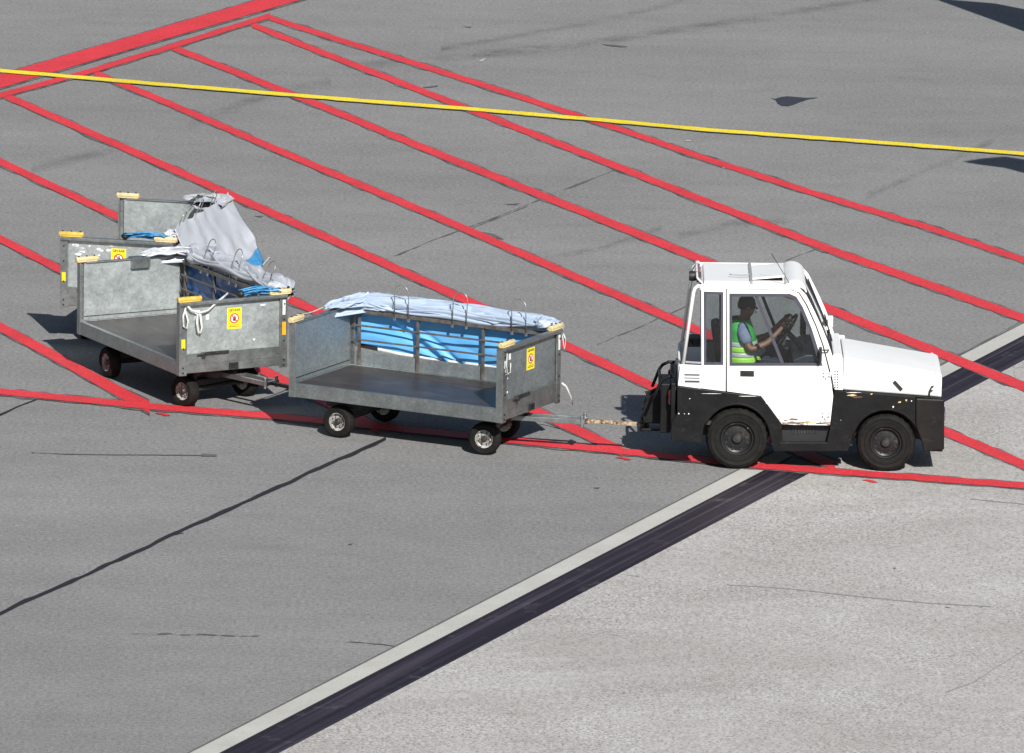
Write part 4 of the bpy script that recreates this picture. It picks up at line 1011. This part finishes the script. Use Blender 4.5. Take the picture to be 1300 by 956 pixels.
# load platform behind the cab, cross bars and canister
m = MB(); m.box(TX(212), TX(297), -.58, .58, .875, .895); m.box(TX(214), TX(222), -.58, .58, .895, TZ(490)); m.build('rear_deck', M['white'], tr, bevel=.004)
m = MB(); m.tube([(TX(240), -.59, T(240, 474)[1]), (TX(297), -.59, T(297, 478)[1])], .012); m.tube([(TX(240), .59, T(240, 474)[1]), (TX(297), .59, T(297, 478)[1])], .012); m.build('side_bar', M['grey'], tr)
m = MB(); m.box(TX(250), TX(297), -.10, .16, 1.19, 1.28); m.tube([(TX(262), -.18, 1.24), (TX(262), -.1, 1.24)], .02); m.build('rear_heater_box', M['rubber'], tr, bevel=.008)
# rear window wall
m = MB()
xr = TX(301)
m.box(xr, xr+.03, -.575, .575, .88, 1.14); m.box(xr, xr+.03, -.575, -.52, 1.141, 1.915); m.box(xr, xr+.03, .52, .575, 1.141, 1.915); m.box(xr, xr+.03, -.519, .519, 1.88, 1.915); m.build('rear_wall', M['white'], tr)
m = MB(); m.box(xr+.012, xr+.016, -.519, .519, 1.141, 1.879); m.build('rear_window', M['glass'], tr)
m = MB(); m.box(xr+.031, xr+.055, -.57, .57, .80, 1.139); m.build('rear_lining', M['inter'], tr)
# windscreen between the front pillars
ws = [T(668, 192), T(694, 226), T(724, 286), T(754, 351), T(773, 400), T(786, 440)]
def wsf(u, v):
    q = v*(len(ws)-1); i = min(int(q), len(ws)-2); f = q-i
    return (ws[i][0]+(ws[i+1][0]-ws[i][0])*f-.008, -.575+1.15*u, ws[i][1]+(ws[i+1][1]-ws[i][1])*f)
MB().grid(wsf, 4, 21).build('windscreen', M['glass'], tr, smooth=True, solid=.004)
m = MB()
for y in (-.555, .555): m.tube([(a[0]-.004, y, a[1]) for a in ws], .009, 8)
m.tube([(ws[-1][0]-.004, -.555, ws[-1][1]), (ws[-1][0]-.004, .555, ws[-1][1])], .016); m.build('windscreen_seal', M['rubber'], tr, smooth=True)
m = MB(); m.tube([(ws[-1][0]+.02, .05, ws[-1][1]+.0), (ws[-3][0]+.035, .22, ws[-3][1])], .007); m.tube([(ws[-2][0]+.028, .06, ws[-2][1]), (ws[1][0]+.03, .36, ws[1][1])], .007); m.build('wiper', M['rubber'], tr)
# mirrors
for s in (-1, 1):
    xm, zm = T(775, 452) if s < 0 else T(775, 440)
    m = MB(); m.tube([(TX(770), s*(YS-.0), TZ(430)), (TX(776), s*(YS+.04), TZ(425)+.02), (TX(752), s*(YS+.06), TZ(425)+.02)], .008)
    if s < 0: m.box(TX(741), TX(750), -YS-.10, -YS-.01, TZ(458), TZ(408))
    else: m.box(TX(680), TX(702), YS+.02, YS+.17, TZ(455), TZ(375))
    m.build('wing_mirror', M['rubber'], tr, bevel=.012)
m = MB(); x, z = T(785, 360); m.box(x-.01, x+.045, .42, .50, z-.15, z-.04); m.prism([(x-.04, z-.18), (x+.03, z-.18), (x-.0, z-.08)], .40, .41); m.build('front_lamp_bracket', M['white'], tr, bevel=.006)
for dz in (0, -.09):
    m = MB(); m.lathe([(0, .0), (.03, .005), (.036, .05), (0, .06)], (TX(772), .1, TZ(415)-.13+dz), 12, 'x'); m.build('cowl_lamp', M['rubber'], tr, smooth='auto')

# interior
fx0, fx1 = xr+.06, TX(790)
m = MB(); m.box(fx0, fx1, -.56, .56, .46, .50); m.build('cab_floor', M['floorm'], tr)
m = MB(); m.box(TX(660), fx1, -.56, .56, .51, 1.10); m.prism([(TX(655), 1.101), (TX(640), 1.16), (TX(690), 1.22), (TX(786), 1.23), (TX(790), 1.101)], -.555, .555); m.build('dashboard', M['inter'], tr, bevel=.015)
m = MB(); m.box(TX(505), TX(640), .30, .555, .52, 1.13); m.build('side_console', M['inter'], tr, bevel=.02)
m = MB(); m.box(TX(560), TX(625), .33, .50, 1.131, 1.23); m.build('lunch_bag', M['grey'], tr, bevel=.03)
m = MB(); m.box(-.14, .34, -.25, .25, .80, .92); m.box(-.10, .28, -.20, .20, .50, .80); st = m.build('driver_seat', M['seatm'], tr, bevel=.03)
m = MB(); m.box(-.05, .05, -.23, .23, 0, .52, Matrix.Translation((-.16, 0, .93)) @ Matrix.Rotation(R(-9), 4, 'Y')); m.build('seat_back', M['seatm'], st, bevel=.035)
SW = Vector((.50, 0, 1.36)); tilt = Matrix.Rotation(R(-58), 4, 'Y')
m = MB(); ringp = [SW + (tilt @ Vector((.20*math.cos(2*PI*i/28), .20*math.sin(2*PI*i/28), 0))) for i in range(28)]
m.tube(ringp, .014, 8, closed=True)
for a in (90, 210, 330): m.tube([SW, SW + (tilt @ Vector((.195*math.cos(R(a)), .195*math.sin(R(a)), 0)))], .011, 6)
m.lathe([(0, .02), (.04, .015), (.04, -.01), (0, -.02)], (0, 0, 0), 14, 'z'); 
m.b.verts.ensure_lookup_table()
sw = m.build('steering_wheel', M['rubber'], tr, smooth='auto')
m = MB(); m.tube([SW, (.74, 0, 1.12)], .03, 10); m.build('steering_column', M['rubber'], tr)
m = MB(); m.tube([(.44, .27, 1.12), (.41, .24, 1.34)], .008); m.lathe([(0, .03), (.022, .02), (.022, -.01), (0, -.02)], (.41, .24, 1.36), 12, 'z'); m.build('gear_lever', M['rubber'], tr)

# ------------------------------------------------------------------ driver
dv = empty('person', (TR[0], TR[1], 0), TA)
tag(dv, 'driver in a green high-visibility vest seated at the wheel inside the tractor cab', 'person')
def skinned(name, verts, edges, mat, parent, sub=2, root=0):
    bm = bmesh.new(); L = bm.verts.layers.skin.verify(); V = []
    for i, (co, r) in enumerate(verts):
        v = bm.verts.new(co); v[L].radius = (r, r) if not isinstance(r, tuple) else r; v[L].use_root = (i == root); V.append(v)
    for a, b in edges: bm.edges.new((V[a], V[b]))
    me = bpy.data.meshes.new(name); bm.to_mesh(me); bm.free(); me.materials.append(mat)
    for p in me.polygons: p.use_smooth = True
    o = bpy.data.objects.new(name, me); C.objects.link(o); o.parent = parent
    sk = o.modifiers.new('skin', 'SKIN'); sk.use_smooth_shade = True
    sb = o.modifiers.new('sub', 'SUBSURF'); sb.levels = sub; sb.render_levels = sub
    return o
hipz = 1.00
# joints: pelvis, chest, neck, head, arms to the wheel, legs
bv = [((.02, 0, hipz), .115), ((.00, 0, 1.18), .115), ((.02, 0, 1.36), .125), ((.045, 0, 1.465), .056), ((.065, 0, 1.51), .054), ((.095, 0, 1.575), .090), ((.095, 0, 1.665), .084),
      ((.03, -.18, 1.405), .055), ((.12, -.25, 1.20), .044), ((.30, -.22, 1.27), .034), ((.455, -.16, 1.43), .024), ((.50, -.155, 1.47), .026),
      ((.03, .18, 1.405), .055), ((.14, .25, 1.20), .044), ((.32, .20, 1.27), .034), ((.455, .16, 1.43), .024), ((.50, .155, 1.47), .026),
      ((.04, -.10, .98), .09), ((.42, -.14, 1.00), .062), ((.50, -.14, .62), .045), ((.62, -.14, .56), .036),
      ((.04, .10, .98), .09), ((.42, .14, 1.00), .062), ((.50, .14, .62), .045), ((.62, .14, .56), .036)]
be = [(0,1),(1,2),(2,3),(3,4),(4,5),(5,6),(2,7),(7,8),(8,9),(9,10),(10,11),(2,12),(12,13),(13,14),(14,15),(15,16),(0,17),(17,18),(18,19),(19,20),(0,21),(21,22),(22,23),(23,24)]
body = skinned('body', bv, be, M['skin'], dv)
skinned('shirt', [((.02, 0, hipz+.01), .135), ((.00, 0, 1.18), .130), ((.02, 0, 1.36), .138), ((.04, 0, 1.45), .068), ((.03, -.185, 1.42), .076), ((.10, -.25, 1.25), .068), ((.03, .18, 1.405), .070), ((.10, .245, 1.255), .060)],
        [(0,1),(1,2),(2,3),(2,4),(4,5),(2,6),(6,7)], M['shirt'], dv)
skinned('trousers', [((.02, 0, hipz-.02), .13), ((.04, -.10, .98), .10), ((.42, -.14, 1.00), .075), ((.50, -.14, .66), .058), ((.04, .10, .98), .10), ((.42, .14, 1.00), .075), ((.50, .14, .66), .058)],
        [(0,1),(1,2),(2,3),(0,4),(4,5),(5,6)], M['trousers'], dv)
def tors(z):
    """half depth, half width and forward shift of the torso at height z"""
    t = (z-1.02)/.42; return (.185-.035*t-.035*max(0, t-.75)*2, .205-.0*t-.09*max(0, t-.86)*3, .055-.05*t)
def vestf(z0, z1, grow=0):
    def f(u, v):
        z = z0+(z1-z0)*u; dx, dy, sx = tors(z); a = 2*PI*v
        k = 1+.02*noise.noise(Vector((math.cos(a)*2, math.sin(a)*2, z*9)))
        return (sx+(dx+grow)*k*math.cos(a), (dy+grow)*k*math.sin(a), z)
    return f
vs = MB().grid(vestf(1.02, 1.49), 22, 40, True).build('vest', M['vest'], dv, smooth=True, solid=.004)
for (a, b, mt) in ((1.215, 1.265, 'refl'), (1.155, 1.215, 'lime'), (1.105, 1.155, 'refl'), (1.03, 1.105, 'lime')):
    MB().grid(vestf(a, b, .006), 4, 40, True).build('vest_band', M[mt], vs, smooth=True, solid=.002)
# head details
hx, hz = .095, 1.62
m = MB(); m.lathe([(0, .118), (.05, .108), (.082, .075), (.097, .02), (.094, -.02)], (hx-.012, 0, hz), 24, 'z'); m.build('hair', M['hair'], dv, smooth=True)
for s in (-1, 1):
    MB().lathe([(0, .008), (.009, .004), (.010, -.004)], (hx+.082, s*.032, hz+.005), 10, 'x').build('eye', M['stw'], dv)
    MB().lathe([(0, s*.012), (.022, s*.006), (.028, 0), (0, -s*.005)], (hx, s*.088, hz-.01), 12, 'y').build('ear', M['skin'], dv, smooth=True)
m = MB(); m.prism([(hx+.078, hz+.01), (hx+.112, hz-.03), (hx+.08, hz-.04)], -.012, .012); m.build('nose', M['skin'], dv, bevel=.006)
MB().box(hx+.076, hx+.092, -.024, .024, hz-.068, hz-.058).build('mouth', M['hair'], dv, bevel=.004)
# hands: palm plus five fingers curled round the rim
for s in (-1, 1):
    hc = Vector((.50, s*.158, 1.475)); V = [(hc+Vector((-.02, 0, -.02)), .026), (hc+Vector((.01, 0, .015)), .028)]; E_ = [(0, 1)]
    for k in range(4):
        o_ = Vector((0, s*(.028-.019*k), 0)); L_ = (.9, 1.05, 1.0, .8)[k]; b = len(V)
        V += [(hc+o_+Vector((.035, 0, .028)), .010), (hc+o_+Vector((.035+.025*L_, 0, .018)), .009), (hc+o_+Vector((.035+.030*L_, 0, -.010)), .0085), (hc+o_+Vector((.025+.012*L_, 0, -.022)), .0075)]
        E_ += [(1, b), (b, b+1), (b+1, b+2), (b+2, b+3)]
    b = len(V); V += [(hc+Vector((.0, -s*.035, .0)), .011), (hc+Vector((.02, -s*.045, -.014)), .010), (hc+Vector((.04, -s*.036, -.022)), .008)]; E_ += [(0, b), (b, b+1), (b+1, b+2)]
    skinned('hand', V, E_, M['skin'], dv, 1)

# ------------------------------------------------------------------ aircraft beyond the right edge, whose wing tips shade the apron
nose_d = Vector((.38, .925, 0)).normalized(); left = Vector((-nose_d.y, nose_d.x, 0))
wt = Vector((6.0-SHX*3.4, 116.4-SHY*3.4, 3.4)); ttp = Vector((5.62-SHX*4.6, 103.6-SHY*4.6, 4.6))
ac = empty('parked_aircraft', (0, 0, 0)); tag(ac, 'white aircraft parked beyond the right edge, only its wing shadows reach the apron', 'aircraft')
axis_pt = wt - left*10.5
def A(f, l, z): p = axis_pt + nose_d*f + left*l; return Vector((p.x, p.y, z))
def fus(u, v):
    f = -16+27*u; r = 1.35*min(1, math.sqrt(max(0, (1-u)/.16))) if u > .84 else 1.35
    if u < .3: r = .25+1.1*math.sin(u/.3*PI/2)
    zc = 2.9+(.9*(1-u/.3) if u < .3 else 0); a = 2*PI*v
    return A(f, r*math.cos(a), zc+r*math.sin(a))
MB().grid(fus, 60, 32, True).build('fuselage', M['planew'], ac, smooth=True)
def wing_from(name, le, te, z0, z1, th, s=1):
    """le / te: leading and trailing edge as lists of (forward, span) from tip to root"""
    def ev(P, u):
        q = u*(len(P)-1); i = min(int(q), len(P)-2); f = q-i
        return P[i][0]+(P[i+1][0]-P[i][0])*f, P[i][1]+(P[i+1][1]-P[i][1])*f
    def f(u, v):
        a, b = ev(le, u), ev(te, u); k = .5+.5*math.cos(2*PI*v)
        c = math.hypot(a[0]-b[0], a[1]-b[1])
        return A(b[0]+(a[0]-b[0])*k, (b[1]+(a[1]-b[1])*k)*s, z0+(z1-z0)*u+th*c*math.sin(2*PI*v)*math.sqrt(max(.03, k*1.2)))
    return MB().grid(f, 61, 24, True).build(name, M['planeg'], ac, smooth=True)
def shade(u, v, z):
    """the point at height z whose shadow falls on this ground point, in aircraft axes"""
    g_ = ground(u, v); p = Vector((g_.x-SHX*z, g_.y-SHY*z, 0))-Vector((axis_pt.x, axis_pt.y, 0)); return (p.dot(nose_d), p.dot(left))
for s in (1, -1):
    wing_from('wing', [shade(1186, -2, 3.4), shade(1250, -2, 3.4), shade(1300, 4, 3.4), (4.4, .9)], [shade(1190, 0, 3.4), shade(1250, 20, 3.4), shade(1304, 38, 3.4), (-1.2, .9)], 3.4, 2.4, .045, s)
    wing_from('tailplane', [shade(1223, 205, 4.6), shade(1243, 200.5, 4.6), shade(1272, 197, 4.6), (-13.0, .2)], [shade(1223, 205.6, 4.6), shade(1243, 208.5, 4.6), shade(1272, 211.5, 4.6), (-15.6, .2)], 4.6, 4.5, .045, s)
    m = MB(); c_ = A(2.2, 4.6*s, 1.6); m.tube([c_+nose_d*1.6, c_+nose_d*1.2, c_, c_-nose_d*1.6], .6, 24, rads=[.55, .68, .66, .35]); m.build('engine', M['planew'], ac, smooth='auto')
    m = MB(); c_ = A(-.5, 1.7*s, 0); m.tube([c_+Vector((0, 0, .4)), c_+Vector((0, 0, 2.2))], .09); m.tube([c_+left*-.2+Vector((0, 0, .4)), c_+left*.2+Vector((0, 0, .4))], .4, 24); m.build('landing_gear', M['tyre'], ac)
m = MB(); c_ = A(8.2, 0, 0); m.tube([c_+Vector((0, 0, .35)), c_+Vector((0, 0, 1.9))], .08); m.tube([c_+left*-.15+Vector((0, 0, .35)), c_+left*.15+Vector((0, 0, .35))], .35, 24); m.build('landing_gear', M['tyre'], ac)
fin = [(-15.6, 4.1), (-12.6, 4.3), (-15.2, 7.6), (-16.8, 7.6)]
m = MB(); a = [m.b.verts.new(A(f, .09, z)) for f, z in fin]; b = [m.b.verts.new(A(f, -.09, z)) for f, z in fin]
m.b.faces.new(a); m.b.faces.new(b[::-1])
for i in range(4): m.b.faces.new([a[i], b[i], b[(i+1) % 4], a[(i+1) % 4]])
m.build('fin', M['planew'], ac)
